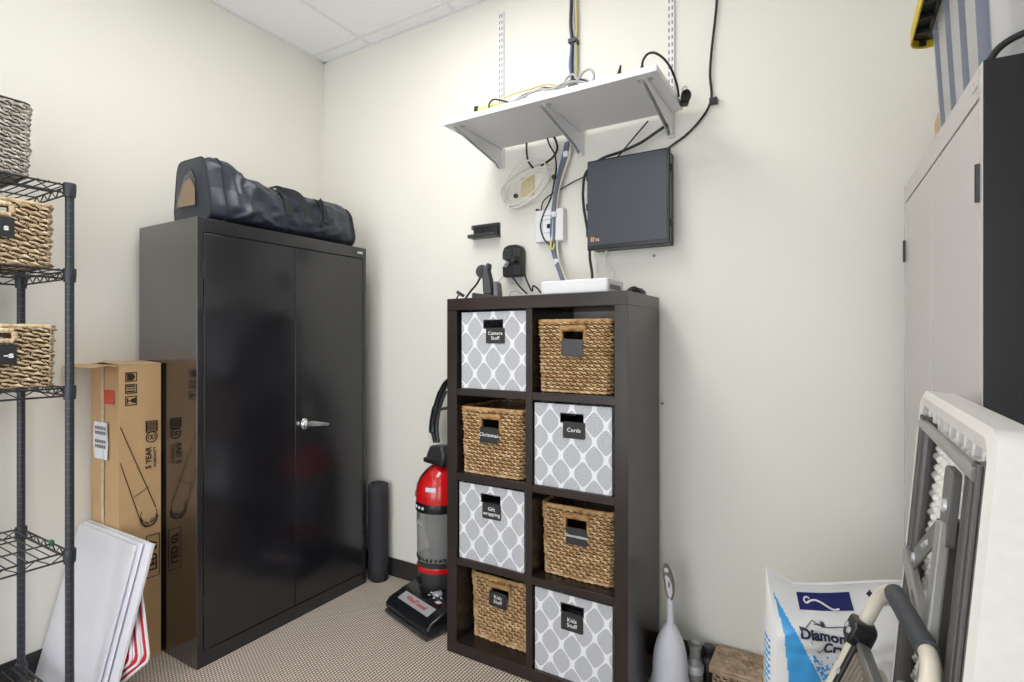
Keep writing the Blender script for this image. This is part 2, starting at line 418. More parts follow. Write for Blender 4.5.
# ------------------------------------------------------------------ steel storage cabinets (front faces local +x)
def steel_cabinet(label, loc, rot, group, side, front):
    D, Wd, H = .457, .904, 1.815
    c = thing('steel_cabinet', label, 'cabinet', loc, rot, group)
    xf, xb, y0, y1 = D/2, -D/2, -Wd/2, Wd/2
    b = MB()
    b.box(xb, xf-.020, y0, y0+.024, 0, H).box(xb, xf-.020, y1-.020, y1, 0, H)
    b.box(xb, xf-.020, y0+.024, y1-.020, H-.056, H).box(xb, xf-.020, y0+.024, y1-.020, 0, .062)
    b.box(xb, xb+.01, y0+.024, y1-.020, .062, H-.056)
    b.box(xb-.001, xf-.0015, y0-.001, y0+.003, 0, H+.0005).box(xb-.001, xf-.0015, y1-.003, y1+.001, 0, H+.0005)
    b.build('carcass', M[side], c, bevel=.0006)
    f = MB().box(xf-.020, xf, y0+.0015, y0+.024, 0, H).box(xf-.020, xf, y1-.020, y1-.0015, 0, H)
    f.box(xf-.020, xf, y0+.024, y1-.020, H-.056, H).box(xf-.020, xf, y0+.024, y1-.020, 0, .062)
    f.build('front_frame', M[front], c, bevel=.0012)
    MB().box(xf-.06, xf-.022, y0+.024, y1-.020, .062, H-.056).build('inner_panel', M['gap'], c)
    ym = y0 + .456
    zs, zt = .066, H-.060
    for k, (a, e) in enumerate(((y0+.0275, ym-.0018), (ym+.0018, y1-.0235))):
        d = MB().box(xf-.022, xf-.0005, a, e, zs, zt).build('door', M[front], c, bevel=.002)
        yh = a-.002 if k == 0 else e+.002
        for z in (1.605, .245):
            MB().tube([(xf+.001, yh, z-.034), (xf+.001, yh, z+.034)], .0052, 8).build('hinge', M['hinge'], d)
        if k == 1:
            hy, hz = a+.046, .918
            h = MB()
            h.lathe([(0,0),(.020,0),(.021,.006),(.018,.011),(.011,.013),(.011,.024),(0,.025)], 20,
                    M=Matrix.Translation((xf-.001, hy, hz)) @ Matrix.Rotation(R(90), 4, 'Y') @ Matrix.Diagonal((1.35,1,1,1)))
            h.prism([(hy-.014, hz-.011), (hy+.02, hz-.012), (hy+.118, hz-.022), (hy+.126, hz-.017), (hy+.124, hz-.010), (hy+.03, hz+.011), (hy-.012, hz+.012)], xf+.018, xf+.032, 'x')
            h.build('handle', M['chrome'], d, bevel=.003)
            h = MB().lathe([(0,0),(.009,0),(.009,.004),(.006,.006),(0,.006)], 14, M=Matrix.Translation((xf-.001, hy-.036, hz+.006)) @ Matrix.Rotation(R(90), 4, 'Y'))
            h.build('lock', M['chrome'], d)
    MB().box(xf-.001, xf+.0015, y1-.062, y1-.026, H-.034, H-.022).build('badge', M['silver'], c, bevel=.0006)
    return c
cab = steel_cabinet('tall black steel two-door cabinet with a chrome lever handle, under the duffel bag', (-2.413, 1.647, 0), 0, 'steel cabinets', 'steel', 'steeldoor')
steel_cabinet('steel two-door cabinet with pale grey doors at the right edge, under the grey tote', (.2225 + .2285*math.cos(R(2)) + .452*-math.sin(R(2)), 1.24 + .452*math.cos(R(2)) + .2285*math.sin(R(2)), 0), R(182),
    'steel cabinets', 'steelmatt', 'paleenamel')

# ------------------------------------------------------------------ duffel bag on the cabinet
bag = thing('duffel_bag', 'long black nylon duffel bag lying on top of the tall steel cabinet', 'bag', (-2.335, 1.655, 1.823))
def interp(x, pts):
    for (a, p), (b, q) in zip(pts, pts[1:]):
        if x <= b:
            k = (x-a)/(b-a); k = k*k*(3-2*k); return p + (q-p)*k
    return pts[-1][1]
BH = [(0,.262),(.05,.272),(.12,.268),(.26,.232),(.45,.212),(.7,.222),(.92,.228),(1,.210)]
BW = [(0,.138),(.1,.150),(.3,.160),(.6,.158),(.9,.140),(1,.120)]
def bag_pt(u, v, off=0):
    """u along the bag, v round its section"""
    L = .80; y = -L/2 + L*u
    hh = interp(u, BH); ww = interp(u, BW)
    a = 2*math.pi*v
    n = interp(u, [(0,8),(.10,7),(.3,3.6),(1,3.6)])
    c, s_ = math.cos(a), math.sin(a)
    px = math.copysign(abs(c)**(2/n), c); pz = math.copysign(abs(s_)**(2/n), s_)
    top = (pz+1)/2
    x = ww*px*(1 - .30*top**1.5) - .012*top
    z = hh*top
    q = Vector((x*7, y*5, z*7))
    wr = 0
    for (yy, zz, ang, wd, am) in ((-.24,.13,.9,.018,.016),(-.20,.07,.35,.020,.018),(-.13,.14,-.6,.016,.012),(-.10,.06,.5,.022,.016),(-.02,.09,-.9,.02,.010),(.05,.16,.2,.02,.010),(.14,.10,.8,.02,.012),(.24,.13,1.2,.024,.012),(.33,.09,.6,.02,.010),(-.26,.18,1.1,.010,.012),(-.16,.20,.1,.018,.012),(-.27,.03,.5,.008,.010),(-.22,.10,1.2,.007,.010),(-.12,.03,-.3,.008,.008),(.02,.13,.6,.008,.007),(.30,.16,-.4,.008,.007),(.18,.05,.3,.010,.008)):
        dy, dz = y-yy, z-zz
        p = dy*math.cos(ang)+dz*math.sin(ang); r_ = -dy*math.sin(ang)+dz*math.cos(ang)
        wr += am*math.exp(-(r_/wd)**2 - (p/.075)**2)
    nn = noise.noise(q*1.3)*.014 - abs(noise.noise(q*2.2 + Vector((3,1,5))))*.014 + noise.noise(q*6)*.003
    side = 1 - max(0, (.03 - z)/.03)
    d = (wr*.9 + nn)*side*(1 if .02 < u < .98 else .3) + off
    ln = math.hypot(c, s_)
    return (x + d*c/ln*1.1, y, max(z + d*s_*.8, .0005 if off == 0 else -.003))
b = MB().grid(lambda u, v: bag_pt(u, v), 110, 96, wrap=False)
for u0, s_ in ((0, -1), (1, 1)):
    def end(a, rr, u0=u0, s_=s_):
        x, y, z = bag_pt(u0, a)
        zc = interp(u0, BH)*.5
        k = rr
        bul = (.006 if u0 == 0 else .018)*(1-k*k)
        return (x*k, y + s_*bul, zc + (z-zc)*k)
    b.grid(end, 96, 10)
b.build('body', M['nylon'], bag, angle=60)
# piping, strap loops, top handle, end window
for u0 in (.004, .085, .996): MB().tube([bag_pt(u0, k/90, .003) for k in range(90)], .0045 if u0 != .085 else .0035, 6, closed=True).build('piping', M['web'], bag)
z_ = MB()
zp = [bag_pt(.03+.94*k/60, .25, .002) for k in range(61)]
vs = []; 
for q in zp: vs += [(q[0]-.014, q[1], q[2]+.001), (q[0]+.014, q[1], q[2]+.001)]
z_.add(vs, [(2*i, 2*i+1, 2*i+3, 2*i+2) for i in range(60)])
z_.build('zipper', M['web'], bag)
def ribbon(pts, wdir, wd, name, m, parent, th=.0025):
    pts = smooth_path([Vector(q) for q in pts], 8)
    mb = MB(); vs = []; fs = []
    for i, q in enumerate(pts):
        tq = (pts[min(i+1, len(pts)-1)] - pts[max(i-1, 0)]).normalized()
        wv = Vector(wdir) if not callable(wdir) else wdir(i/len(pts)); wv = (wv - tq*wv.dot(tq)).normalized(); nv = tq.cross(wv)
        for a, c in ((-1,-1),(1,-1),(1,1),(-1,1)): vs.append(q + wv*wd/2*a + nv*th/2*c)
    for i in range(len(pts)-1):
        for k in range(4): fs.append((4*i+k, 4*i+(k+1)%4, 4*i+4+(k+1)%4, 4*i+4+k))
    n = len(pts); fs += [(3,2,1,0), (4*n-4, 4*n-3, 4*n-2, 4*n-1)]
    mb.add(vs, fs)
    return mb.build(name, m, parent)
def on_bag(u, v, off=.005): return Vector(bag_pt(u, v, off))
s1 = [on_bag(.46, .985), on_bag(.46, .03), on_bag(.46, .08), on_bag(.46, .13), on_bag(.46, .19), on_bag(.46, .22)]
s2 = [on_bag(.73, .985), on_bag(.73, .03), on_bag(.73, .08), on_bag(.73, .13), on_bag(.73, .16)]
ribbon(s1, (0,1,0), .040, 'strap', M['web'], bag); ribbon(s2, (0,1,0), .040, 'strap', M['web'], bag)
a0 = on_bag(.46, .20, .008); a1 = on_bag(.73, .12, .008)
loop = [a0, on_bag(.49, .14, .012), on_bag(.53, .07, .020), on_bag(.58, .01, .030)+Vector((.012,0,-.02)), on_bag(.64, .99, .030)+Vector((.016,0,-.03)), on_bag(.69, .01, .024)+Vector((.008,0,-.01)), on_bag(.72, .06, .014), a1]
ribbon(loop, (.5,0,.9), .034, 'carry_handle', M['web'], bag)
tp = [on_bag(.45, .245, .004), on_bag(.49, .25, .020)+Vector((0,0,.012)), on_bag(.53, .25, .024)+Vector((0,0,.016)), on_bag(.57, .25, .020)+Vector((0,0,.010)), on_bag(.60, .25, .004)]
ribbon(tp, (1,0,0), .036, 'top_handle', M['web'], bag, .006)
wm = MB(); ye = -.4115
wm.prism([(-.098,.062),(.052,.058),(.056,.165),(.022,.215),(-.035,.190),(-.085,.110)], ye-.004, ye-.0005, 'y')
wm.build('pocket_window', M['clear'], bag)
MB().prism([(-.088,.068),(.044,.064),(.044,.125),(.006,.180),(-.034,.165),(-.076,.105)], ye+.0005, ye+.0045, 'y').build('pocket_card', M['tapebrown'], bag)

# ------------------------------------------------------------------ cube shelving unit
UX, UY, UH = .795, .39, 1.495
unit = thing('cube_shelving_unit', 'tall black-brown cube shelving unit of eight cubbies against the back wall', 'shelving unit', (-1.0175, 2.02, 0))
ux0, ux1, uy0, uy1 = -UX/2, UX/2, -UY/2-.005, UY/2-.005
MB().box(ux0, ux1, uy0, uy1, UH-.05, UH).build('top_panel', M['wood'], unit, bevel=.0012)
MB().box(ux0, ux1, uy0, uy1, .0, .05).build('bottom_panel', M['wood'], unit, bevel=.0012)
for a in (ux0, ux1-.05): MB().box(a, a+.05, uy0, uy1, .0503, UH-.0503).build('side_panel', M['wood'], unit, bevel=.0012)
MB().box(-.014, .014, uy0+.002, uy1, .0503, UH-.0503).build('divider', M['wood'], unit, bevel=.0008)
CZ = []
for k in range(4): CZ.append(.05 + k*(.3265+.03))
for k in range(1, 4):
    for a, e in ((ux0+.0503, -.0143), (.0143, ux1-.0503)):
        MB().box(a, e, uy0+.002, uy1, CZ[k]-.03, CZ[k]).build('shelf', M['wood'], unit, bevel=.0008)
CX = (-1.0175-.1805, -1.0175+.1805)                    # cubby centres in x

def label_card(parent, x, z, y, s, tilt=0, plain=False, wd=.090, ht=.062):
    l = MB().prism(rrect(-wd/2, wd/2, -ht/2, ht/2, .005, 3), -.0022, 0, 'y').build('label_card', M['slateplain' if plain else 'slate'], parent, loc=(x, y, z), rot=(0, R(tilt), 0))
    c = MB()
    if s: text('lettering', s, .0205 if len(s) != 11 else .0165, M['chalk'], l, (0, -.0024, 0), (1,0,0), (0,0,1), bold=.0002, sx=1.0, spacing=1.08)
    return l

# fabric bins
def bin_body():
    w_, h_, d_ = .314, .316, .36; tt = .004
    b = MB()
    x0, x1, y0, y1 = -w_/2, w_/2, 0, d_
    hx, hz0, hz1 = .047, .249, .282
    for (a, e, z0, z1) in ((x0, -hx, 0, h_), (hx, x1, 0, h_), (-hx, hx, 0, hz0), (-hx, hx, hz1, h_)):
        b.box(a, e, y0, y0+tt, z0, z1)
    b.box(x0, x1, y1-tt, y1, 0, h_); b.box(x0, x0+tt, y0+tt, y1-tt, 0, h_); b.box(x1-tt, x1, y0+tt, y1-tt, 0, h_)
    b.box(x0+tt, x1-tt, y0+tt, y1-tt, 0, tt)
    return b
def fabric_bin(cx, k, txt, label, dx=0, dz=0, y=1.833, lx=.012, lz=.222):
    o = thing('fabric_bin', label, 'storage bin', (cx, y, CZ[k]+.0005), 0, 'trellis fabric bins')
    bin_body().build('body', M['trellis'], o, smooth=False)
    e = MB().tube([(-.047,-.0005,.249),(.047,-.0005,.249),(.047,-.0005,.282),(-.047,-.0005,.282)], .0022, 6, closed=True)
    e.build('handle_grommet', M['black'], o)
    MB().box(-.152, .152, .006, .010, .005, .31).box(-.1525, -.1505, .01, .355, .005, .31).box(.1505, .1525, .01, .355, .005, .31).build('lining', M['lining'], o, smooth=False) if False else None
    MB().box(-.120, .120, .05, .34, .01, .235).build('contents', M['lining'], o, bevel=.01)
    label_card(o, lx, lz, -.001, txt)
    return o
fabric_bin(CX[0]+.008, 3, 'Camera\nStuff', 'grey trellis fabric bin labelled Camera Stuff, in the top left cubby', lx=.012, lz=.218)
fabric_bin(CX[1]-.004, 2, 'Cords', 'grey trellis fabric bin labelled Cords, second row right cubby', lx=.010, lz=.222)
fabric_bin(CX[0]-.004, 1, 'Gift\nwrapping', 'grey trellis fabric bin labelled Gift wrapping, third row left cubby', lx=.006, lz=.216)
fabric_bin(CX[1]-.002, 0, 'Kids\nStuff', 'grey trellis fabric bin labelled Kids Stuff, in the bottom right cubby', lx=.000, lz=.216)

# woven baskets
def perim(w_, d_, r, n):
    """n points round a rounded rectangle starting at the middle of the back, front at y=0; returns (x,y,nx,ny)"""
    segs = []; Ls = []
    hw, hd = w_/2, d_
    line = [((0,hd),(-(hw-r),hd)), ('c',(-(hw-r),hd-r),90), ((-hw,hd-r),(-hw,r)), ('c',(-(hw-r),r),180), ((-(hw-r),0),((hw-r),0)), ('c',((hw-r),r),270), ((hw,r),(hw,hd-r)), ('c',((hw-r),hd-r),0), (((hw-r),hd),(0,hd))]
    for s in line: Ls.append(r*math.pi/2 if s[0] == 'c' else math.dist(*s))
    T = sum(Ls); out = []
    for i in range(n):
        q = T*i/n
        for s, l in zip(line, Ls):
            if q <= l: break
            q -= l
        if s[0] == 'c':
            a = R(s[2]) + q/r; out.append((s[1][0]+r*math.cos(a), s[1][1]+r*math.sin(a), math.cos(a), math.sin(a)))
        else:
            (ax, ay), (bx, by) = s; k = q/l; dx, dy = (bx-ax)/l, (by-ay)/l
            out.append((ax+(bx-ax)*k, ay+(by-ay)*k, dy, -dx))
    return out, T
def basket_mesh(w_, d_, h_, row, lump, amp, hole, taper=.03, r=.03, rp=6, lp=7, seed=0, slant=.55, hx0=0, thick=.007, wob=.004, gap=.30):
    P0, T = perim(w_, d_, r, 400)
    nl = round(T/lump); ns = nl*lp
    P, T = perim(w_, d_, r, ns); nr = round(h_/row); nv = nr*rp
    rng = random.Random(seed)
    jit = [[(rng.uniform(.6,1.15), rng.uniform(-.3,.3)) for _ in range(nl)] for _ in range(nr+1)]
    def weave_at(i, j):
        q = j/rp; rr = min(int(q), nr-1); fq = q - rr
        pf = max(0, 1-1.45*(2*fq-1)**2)**.6
        ph = i/lp + (fq-.5)*slant + rr*.5
        li = int(math.floor(ph)) % nl; fl = ph - math.floor(ph)
        A, sh = jit[rr][li]
        lp_ = max(0, 1-1.35*(2*fl-1)**4)**.8
        return pf, lp_, A, sh, ph
    def shell(i, j, off, weave):
        x, y, nx, ny = P[i % ns]
        v = j/nv; z = h_*v
        k = 1 - taper*(1-v)
        d = off
        if weave:
            pf, lp_, A, sh, ph = weave_at(i, j)
            d += amp*(pf*(.08+.92*lp_)*A - .5)
            z += row*(.12*sh*lp_ + .16*math.sin(2*math.pi*ph))
        d += wob*noise.noise(Vector((x*9+seed, y*9, z*9)))
        yc = d_/2
        return (x*k + nx*d, yc+(y-yc)*k + ny*d, max(.001, z))
    hw, z0, z1 = hole
    def skp(x, y, z): return y < d_*.3 and abs(x-hx0) < hw and z0 < z < z1
    mb = MB()
    def sk(u, v):
        x, y, _, _ = P[int(u*ns) % ns]
        if skp(x, y, v*h_): return True
        pf, lp_, _, _, _ = weave_at(u*ns, v*nv)
        return pf*lp_ < gap and .03 < v < .97
    mb.grid(lambda u, v: shell(round(u*ns), round(v*nv), 0, True), ns, nv, wrap=True, skip=sk)
    # inner face
    st = 4; n2 = ns//st
    def inn(u, v):
        i = round(u*n2)*st; p = shell(i, v*nv, -thick, False); return p
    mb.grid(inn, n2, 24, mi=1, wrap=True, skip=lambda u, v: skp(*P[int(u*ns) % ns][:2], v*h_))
    mb.add([shell(i*st, 0, -.001, False)[:2] + (.004,) for i in range(n2)], [tuple(range(n2))])
    mb.add([shell(i*st, 0, -.002, False)[:2] + (.010,) for i in range(n2)], [tuple(range(n2))])
    rimp = [shell(i*st, nv, -.002, False) for i in range(n2)]
    return mb, rimp
def twisted(mb, pts, r, pitch, closed=False, amp=.25, strands=2, per=10, seg=10):
    """a wrapped / plaited round rim: a tube whose radius swells strand by strand"""
    pts = [Vector(p) for p in pts]; n = len(pts)
    acc = [0]
    for i in range(1, n): acc.append(acc[-1] + (pts[i]-pts[i-1]).length)
    tot = acc[-1] + ((pts[0]-pts[-1]).length if closed else 0)
    m = max(8, int(tot/pitch*per)); new = []; rad = []
    for k in range(m if closed else m+1):
        s_ = tot*k/m
        i = 0
        while i < n-1 and acc[i+1] < s_: i += 1
        nx = pts[(i+1) % n]; seg_l = (nx-pts[i]).length or 1e-9
        new.append(pts[i].lerp(nx, min(1, (s_-acc[i])/seg_l)))
        ph = (s_/pitch) % 1
        rad.append(r*(1-amp+amp*math.sin(math.pi*ph)**.5*1.0))
    mb.tube(new, rad, seg, closed=closed)
BW_, BD_, BHt = .300, .300, .272
HOLE = (.044, .196, .236)
bm_, rim_ = basket_mesh(BW_, BD_, BHt, .0143, .028, .0125, HOLE, seed=3, slant=.75, rp=7, lp=8, thick=.012)
basket_proto = None
def wicker_basket(cx, k, txt, label, y=1.838, tilt=0, lx=0, lz=.175, plain=False):
    global basket_proto
    o = thing('wicker_basket', label, 'basket', (cx, y, CZ[k]+.001), 0, 'woven baskets in the cubbies')
    if basket_proto is None:
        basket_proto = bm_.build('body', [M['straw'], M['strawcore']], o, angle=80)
        rb = MB(); twisted(rb, rim_, .0085, .016, True); rb.build('rim', M['rim'], o, angle=80)
        hb = MB()
        twisted(hb, [(-.052,-.001,.244), (.052,-.001,.244)], .0120, .0085)
        twisted(hb, [(-.048,.0,.196), (-.048,.0,.240)], .0075, .0075); twisted(hb, [(.048,.0,.196), (.048,.0,.240)], .0075, .0075)
        hb.build('handle_wrap', M['rim'], o, angle=80)
    else:
        for ch in list(basket_proto.parent.children):
            if ch.name.split('.')[0] in ('body', 'rim', 'handle_wrap'):
                c = ch.copy(); COL.objects.link(c); c.parent = o
    label_card(o, lx, lz, -.009, txt, tilt, plain, .086, .064)
    return o
wicker_basket(CX[1]-.003, 3, None, 'brown woven basket with a blank dark label, in the top right cubby', y=1.842, tilt=4, lx=.0, lz=.172, plain=True)
wicker_basket(CX[0]-.006, 2, 'Christmas', 'brown woven basket labelled Christmas, second row left cubby', y=1.836, tilt=1, lx=-.002, lz=.170)
wicker_basket(CX[1]-.004, 1, 'Decorations', 'brown woven basket labelled Decorations, third row right cubby', y=1.875, tilt=0, lx=.004, lz=.172)
wicker_basket(CX[0]+.004, 0, 'Kids\nStuff', 'brown woven basket labelled Kids Stuff, in the bottom left cubby', y=1.895, tilt=3, lx=-.006, lz=.190)

# ------------------------------------------------------------------ wire rack on the left
rack = thing('wire_shelving_rack', 'black wire shelving rack with grooved posts along the left wall', 'wire rack', (-2.41, .343, 0))
RX, RY = .21, .44
for sx in (-1, 1):
    for sy in (-1, 1):
        p = MB(); x, y = sx*RX, sy*RY
        p.lathe([(0,.012),(.0125,.012),(.0125,1.838),(.0115,1.845),(0,1.846)], 16, M=Matrix.Translation((x, y, 0)))
        gv = p
        for k in range(1, 72):
            z = k*.0254
            gv.lathe([(.0126, z-.0009),(.0128, z),(.0127, z+.0011)], 14, mi=1, M=Matrix.Translation((x, y, 0)))
        post = p.build('post', [M['post'], M['ring']], rack)
        MB().lathe([(0,0),(.016,0),(.016,.010),(.011,.014),(0,.014)], 14, M=Matrix.Translation((x, y, 0))).build('foot', M['black'], post)
for zc in (1.822, 1.537, 1.145, .597, .085):
    s_ = MB(); zt, zb = zc+.016, zc-.010
    E_ = .012
    for sx in (-1, 1):
        x = sx*RX
        for z in (zt, zb): s_.tube([(x, -RY+E_, z), (x, RY-E_, z)], .0032, 6)
        n = 22; zz = [(x, -RY+E_+(2*RY-2*E_)*k/n, zb if k % 2 else zt) for k in range(n+1)]
        s_.tube(zz, .0022, 5)
    for sy in (-1, 1):
        y = sy*RY
        for z in (zt, zb): s_.tube([(-RX+E_, y, z), (RX-E_, y, z)], .0032, 6)
        n = 12; zz = [(-RX+E_+(2*RX-2*E_)*k/n, y, zb if k % 2 else zt) for k in range(n+1)]
        s_.tube(zz, .0022, 5)
    for k in range(1, 32):
        y = -RY + 2*RY*k/32
        s_.tube([(-RX, y, zt+.004), (RX, y, zt+.004)], .0021, 5)
    for x in (-.07, .07): s_.tube([(x, -RY, zt-.001), (x, RY, zt-.001)], .0028, 5)
    sh = s_.build('wire_shelf', M['wire'], rack)
    for sx in (-1, 1):
        for sy in (-1, 1):
            MB().lathe([(.0128,-.022),(.0165,-.022),(.0180,-.004),(.0185,.020),(.0170,.024),(.0128,.024)], 16, M=Matrix.Translation((sx*RX, sy*RY, zc))).build('collar', M['post'], sh)
g = MB().box(.055, .075, RY-.006, RY+.006, .603, .622).build('hang_tag', M['greencap'], rack, bevel=.002)

def rack_basket(name, label, x, y, z, w_, d_, h_, ms, txt, row, lump, amp, seed, hole=None, extra=None):
    """a basket whose front faces +x"""
    o = thing(name, label, 'basket', (x, y, z), R(90), 'baskets on the wire rack')
    hl = hole or (.0, 9, 9)
    mb, rm = basket_mesh(w_, d_, h_, row, lump, amp, hl, taper=.02, r=.022, seed=seed, slant=1.0, lp=10, rp=7, wob=.004, thick=.012, gap=.2)
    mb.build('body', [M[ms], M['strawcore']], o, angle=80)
    if txt:
        rb = MB(); twisted(rb, rm, .006, .03, True); rb.build('rim', M[ms], o, angle=80)
    else:
        rb = MB().tube([(q[0], q[1], q[2]+.002) for q in rm], .0035, 6, closed=True); rb.build('rim_wire', M['hinge'], o)
    if hole:
        hb = MB()
        for a, c in (((-hole[0],0,hole[1]-.004),(hole[0],0,hole[1]-.004)), ((-hole[0],0,hole[2]+.004),(hole[0],0,hole[2]+.004)), ((-hole[0]-.004,0,hole[1]),(-hole[0]-.004,0,hole[2])), ((hole[0]+.004,0,hole[1]),(hole[0]+.004,0,hole[2]))):
            twisted(hb, [a, c], .0085, .012)
        hb.build('handle_wrap', M[ms], o, angle=80)
    if txt:
        l = MB().box(-.046, .046, -.0150, -.0115, h_-.122, h_-.060).build('label_card', M['slate'], o, bevel=.001)
        text('lettering', txt, .026, M['chalk'], l, (.026, -.0156, h_-.093), (1,0,0), (0,0,1), bold=.0008, sx=1.3)
    return o
ZB = (1.822+.0225, 1.537+.0225, 1.145+.0225)
rack_basket('woven_basket', 'natural woven basket, label ending in s, second shelf of the wire rack', -2.222, .598, ZB[1], .305, .33, .205, 'paleStraw', 's', .020, .050, .013, 5, (.040,.160,.185))
rack_basket('woven_basket', 'natural woven basket holding lilac cloth, on the third shelf of the wire rack', -2.222, .604, ZB[2], .305, .33, .200, 'paleStraw', '-s', .019, .050, .0125, 9, (.040,.155,.180))
rack_basket('woven_basket', 'whitewashed grey woven basket with a thin dark rim on the top of the wire rack', -2.225, .548, ZB[0], .290, .33, .235, 'greyStraw', None, .0165, .042, .0110, 14)
for z, y, m, nm, lb, cat in ((ZB[2], .604, 'lilac', 'folded_cloth', 'lilac cloth inside the woven basket on the third rack shelf', 'cloth'),
                             (ZB[1], .598, 'paper', 'folded_cloth', 'white cloth inside the woven basket on the second rack shelf', 'cloth')):
    def clo(u, v, y=y, z=z):
        a = 2*math.pi*u; f_ = math.sin(math.pi*v)**.5
        rr = 1+.08*math.sin(5*a+v*6)
        return (-2.375+.125*math.cos(a)*f_*rr, y+.12*math.sin(a)*f_*rr, z+.013+.155*v+.006*math.sin(9*a))
    tag(MB().grid(clo, 40, 18, wrap=True).build(nm, M[m], angle=80), lb, cat)

# ------------------------------------------------------------------ tall cardboard box beside the cabinet
cb = thing('cardboard_box', 'tall upright cardboard lamp box with printed icons between the wire rack and black cabinet', 'cardboard box', (-2.556, 1.105, 0), R(0))
HX, HY, HB = .119, .078, 1.222
b = MB()
def wavy_box(u, v):
    a = [(-HX,-HY),(HX,-HY),(HX,HY),(-HX,HY)]
    k = u*4; i = int(k) % 4; f = k-int(k)
    x = a[i][0]+(a[(i+1)%4][0]-a[i][0])*f; y = a[i][1]+(a[(i+1)%4][1]-a[i][1])*f
    bow = .004*math.sin(f*math.pi)*math.sin(v*7+i)
    if i % 2 == 0: y += bow if i == 2 else -bow*.3
    else: x += bow*.5
    return (x, y, HB*v)
b.grid(wavy_box, 40, 40, wrap=True)
b.box(-HX, HX, -HY, HY, HB-.010, HB-.006); b.box(-HX, HX, -HY, HY, .001, .004)
b.build('body', M['kraft'], cb, angle=30)
fl = MB().prism([(-HY, HB-.002), (-HY-.05, HB+.002), (-HY-.10, HB-.008), (-HY-.10, HB-.012), (-HY-.05, HB-.002), (-HY, HB-.006)], -HX, HX+.005, 'x')
fl.build('top_flap', M['kraftedge'], cb, smooth=False)
fl = MB().prism([(-HX, HB-.003), (-HX+.09, HB+.010), (HX+.003, HB+.002), (HX+.003, HB-.002), (-HX+.09, HB+.006), (-HX, HB-.007)], -HY, HY, 'y')
fl.build('top_flap', M['kraftedge'], cb, smooth=False)
xf = HX + .0022
def deco(polys, name, m, thick=.0008):
    d = MB()
    for p in polys: d.prism(p, xf, xf+thick, 'x')
    return d.build(name, m, cb, smooth=False)
def frame_rect(y0, y1, z0, z1, t_):
    return [[(y0,z0),(y1,z0),(y1,z0+t_),(y0,z0+t_)], [(y0,z1-t_),(y1,z1-t_),(y1,z1),(y0,z1)], [(y0,z0),(y0+t_,z0),(y0+t_,z1),(y0,z1)], [(y1-t_,z0),(y1,z0),(y1,z1),(y1-t_,z1)]]
def stroke(a, e, t_):
    (ay, az), (by, bz) = a, e; L = math.hypot(by-ay, bz-az); nx, nz = -(bz-az)/L*t_/2, (by-ay)/L*t_/2
    return [(ay-nx,az-nz),(by-nx,bz-nz),(by+nx,bz+nz),(ay+nx,az+nz)]
def arc(cy, cz, r, a0, a1, t_, n=14, sy=1):
    pts = [(cy+sy*r*math.cos(R(a0+(a1-a0)*k/n)), cz+r*math.sin(R(a0+(a1-a0)*k/n))) for k in range(n+1)]
    return [stroke(p, q, t_) for p, q in zip(pts, pts[1:])]
# three handling icons
ic = []
for k, z in enumerate((1.172, 1.124, 1.076)):
    ic += frame_rect(-.056, -.014, z-.019, z+.019, .0035)
    if k == 0: ic += [[(-.050,z-.014),(-.034,z-.014),(-.034,z+.014),(-.050,z+.014)], [(-.034,z-.012),(-.028,z-.014),(-.020,z),(-.028,z+.014),(-.034,z+.012)]]
    if k == 1: ic += [stroke((-.050,z-.010),(-.020,z-.010),.006), stroke((-.050,z+.010),(-.020,z+.010),.006), stroke((-.050,z),(-.020,z),.004)]
    if k == 2: ic += [[(-.050,z-.011),(-.046,z-.011),(-.046,z+.011),(-.050,z+.011)], stroke((-.046,z),(-.034,z),.004), [(-.036,z-.006),(-.018,z-.012),(-.018,z+.012),(-.036,z+.006)]]
deco(ic, 'printed_icons', M['ink'])
EZ = .118
rd = arc(.041, .800+EZ, .021, 0, 360, .004, 24) + frame_rect(.018, .064, .820+EZ, .868+EZ, .004)
rd += [stroke((.024+.006*k,.826+EZ),(.024+.006*k,.862+EZ),.0035) for k in range(7)] + arc(.035,.800+EZ,.008,0,360,.003,12) + arc(.047,.800+EZ,.008,0,360,.003,12)
deco(rd, 'printed_emblem', M['ink'])
xt = xf + .0006
text('lettering', '5 YEAR', .030, M['ink'], cb, (xt, .030, .715+EZ), (0,0,1), (0,-1,0), sx=.95, bold=.0006)
text('lettering', 'WARRANTY', .016, M['ink'], cb, (xt, .054, .715+EZ), (0,0,1), (0,-1,0), sx=.95)
# drawing of a lamp tube
LZ0 = .095
def dz(p): return (p[0], p[1]+LZ0)
tb = [stroke((-.074,.975),dz((.058,.525)),.003), stroke((-.074,.832),dz((.004,.470)),.003)]
tb += [stroke(dz((-.024,.590)),dz((.032,.620)),.0022)]
tb += arc(.0305,.505+LZ0,.034,150,385,.003,14,sy=.9) + arc(.032,.490+LZ0,.034,170,370,.006,14,sy=.9)
tb += arc(.020,.462+LZ0,.008,0,360,.0022,10) + arc(.044,.478+LZ0,.008,0,360,.0022,10)
deco(tb, 'printed_lamp_drawing', M['ink'])
deco(frame_rect(.020, .072, .335, .512, .003), 'printed_frame', M['ink'])
text('lettering', 'LED 07', .042, M['ink'], cb, (xt, .048, .425), (0,0,1), (0,-1,0), bold=.001)
yb = -HY - .0035
MB().box(.002, .088, yb-.0008, yb, 1.062, 1.118).build('square_sticker', M['redsticker'], cb)
MB().box(-.022, .002, yb-.0006, yb+.001, .35, 1.215).build('packing_tape', M['tape'], cb)
sh_ = MB().grid(lambda u, v: (-.080+.122*u, yb-.001-.004*abs(math.sin(u*5+v*3)), .835+.150*v), 8, 12).build('shipping_label', M['paper'], cb)
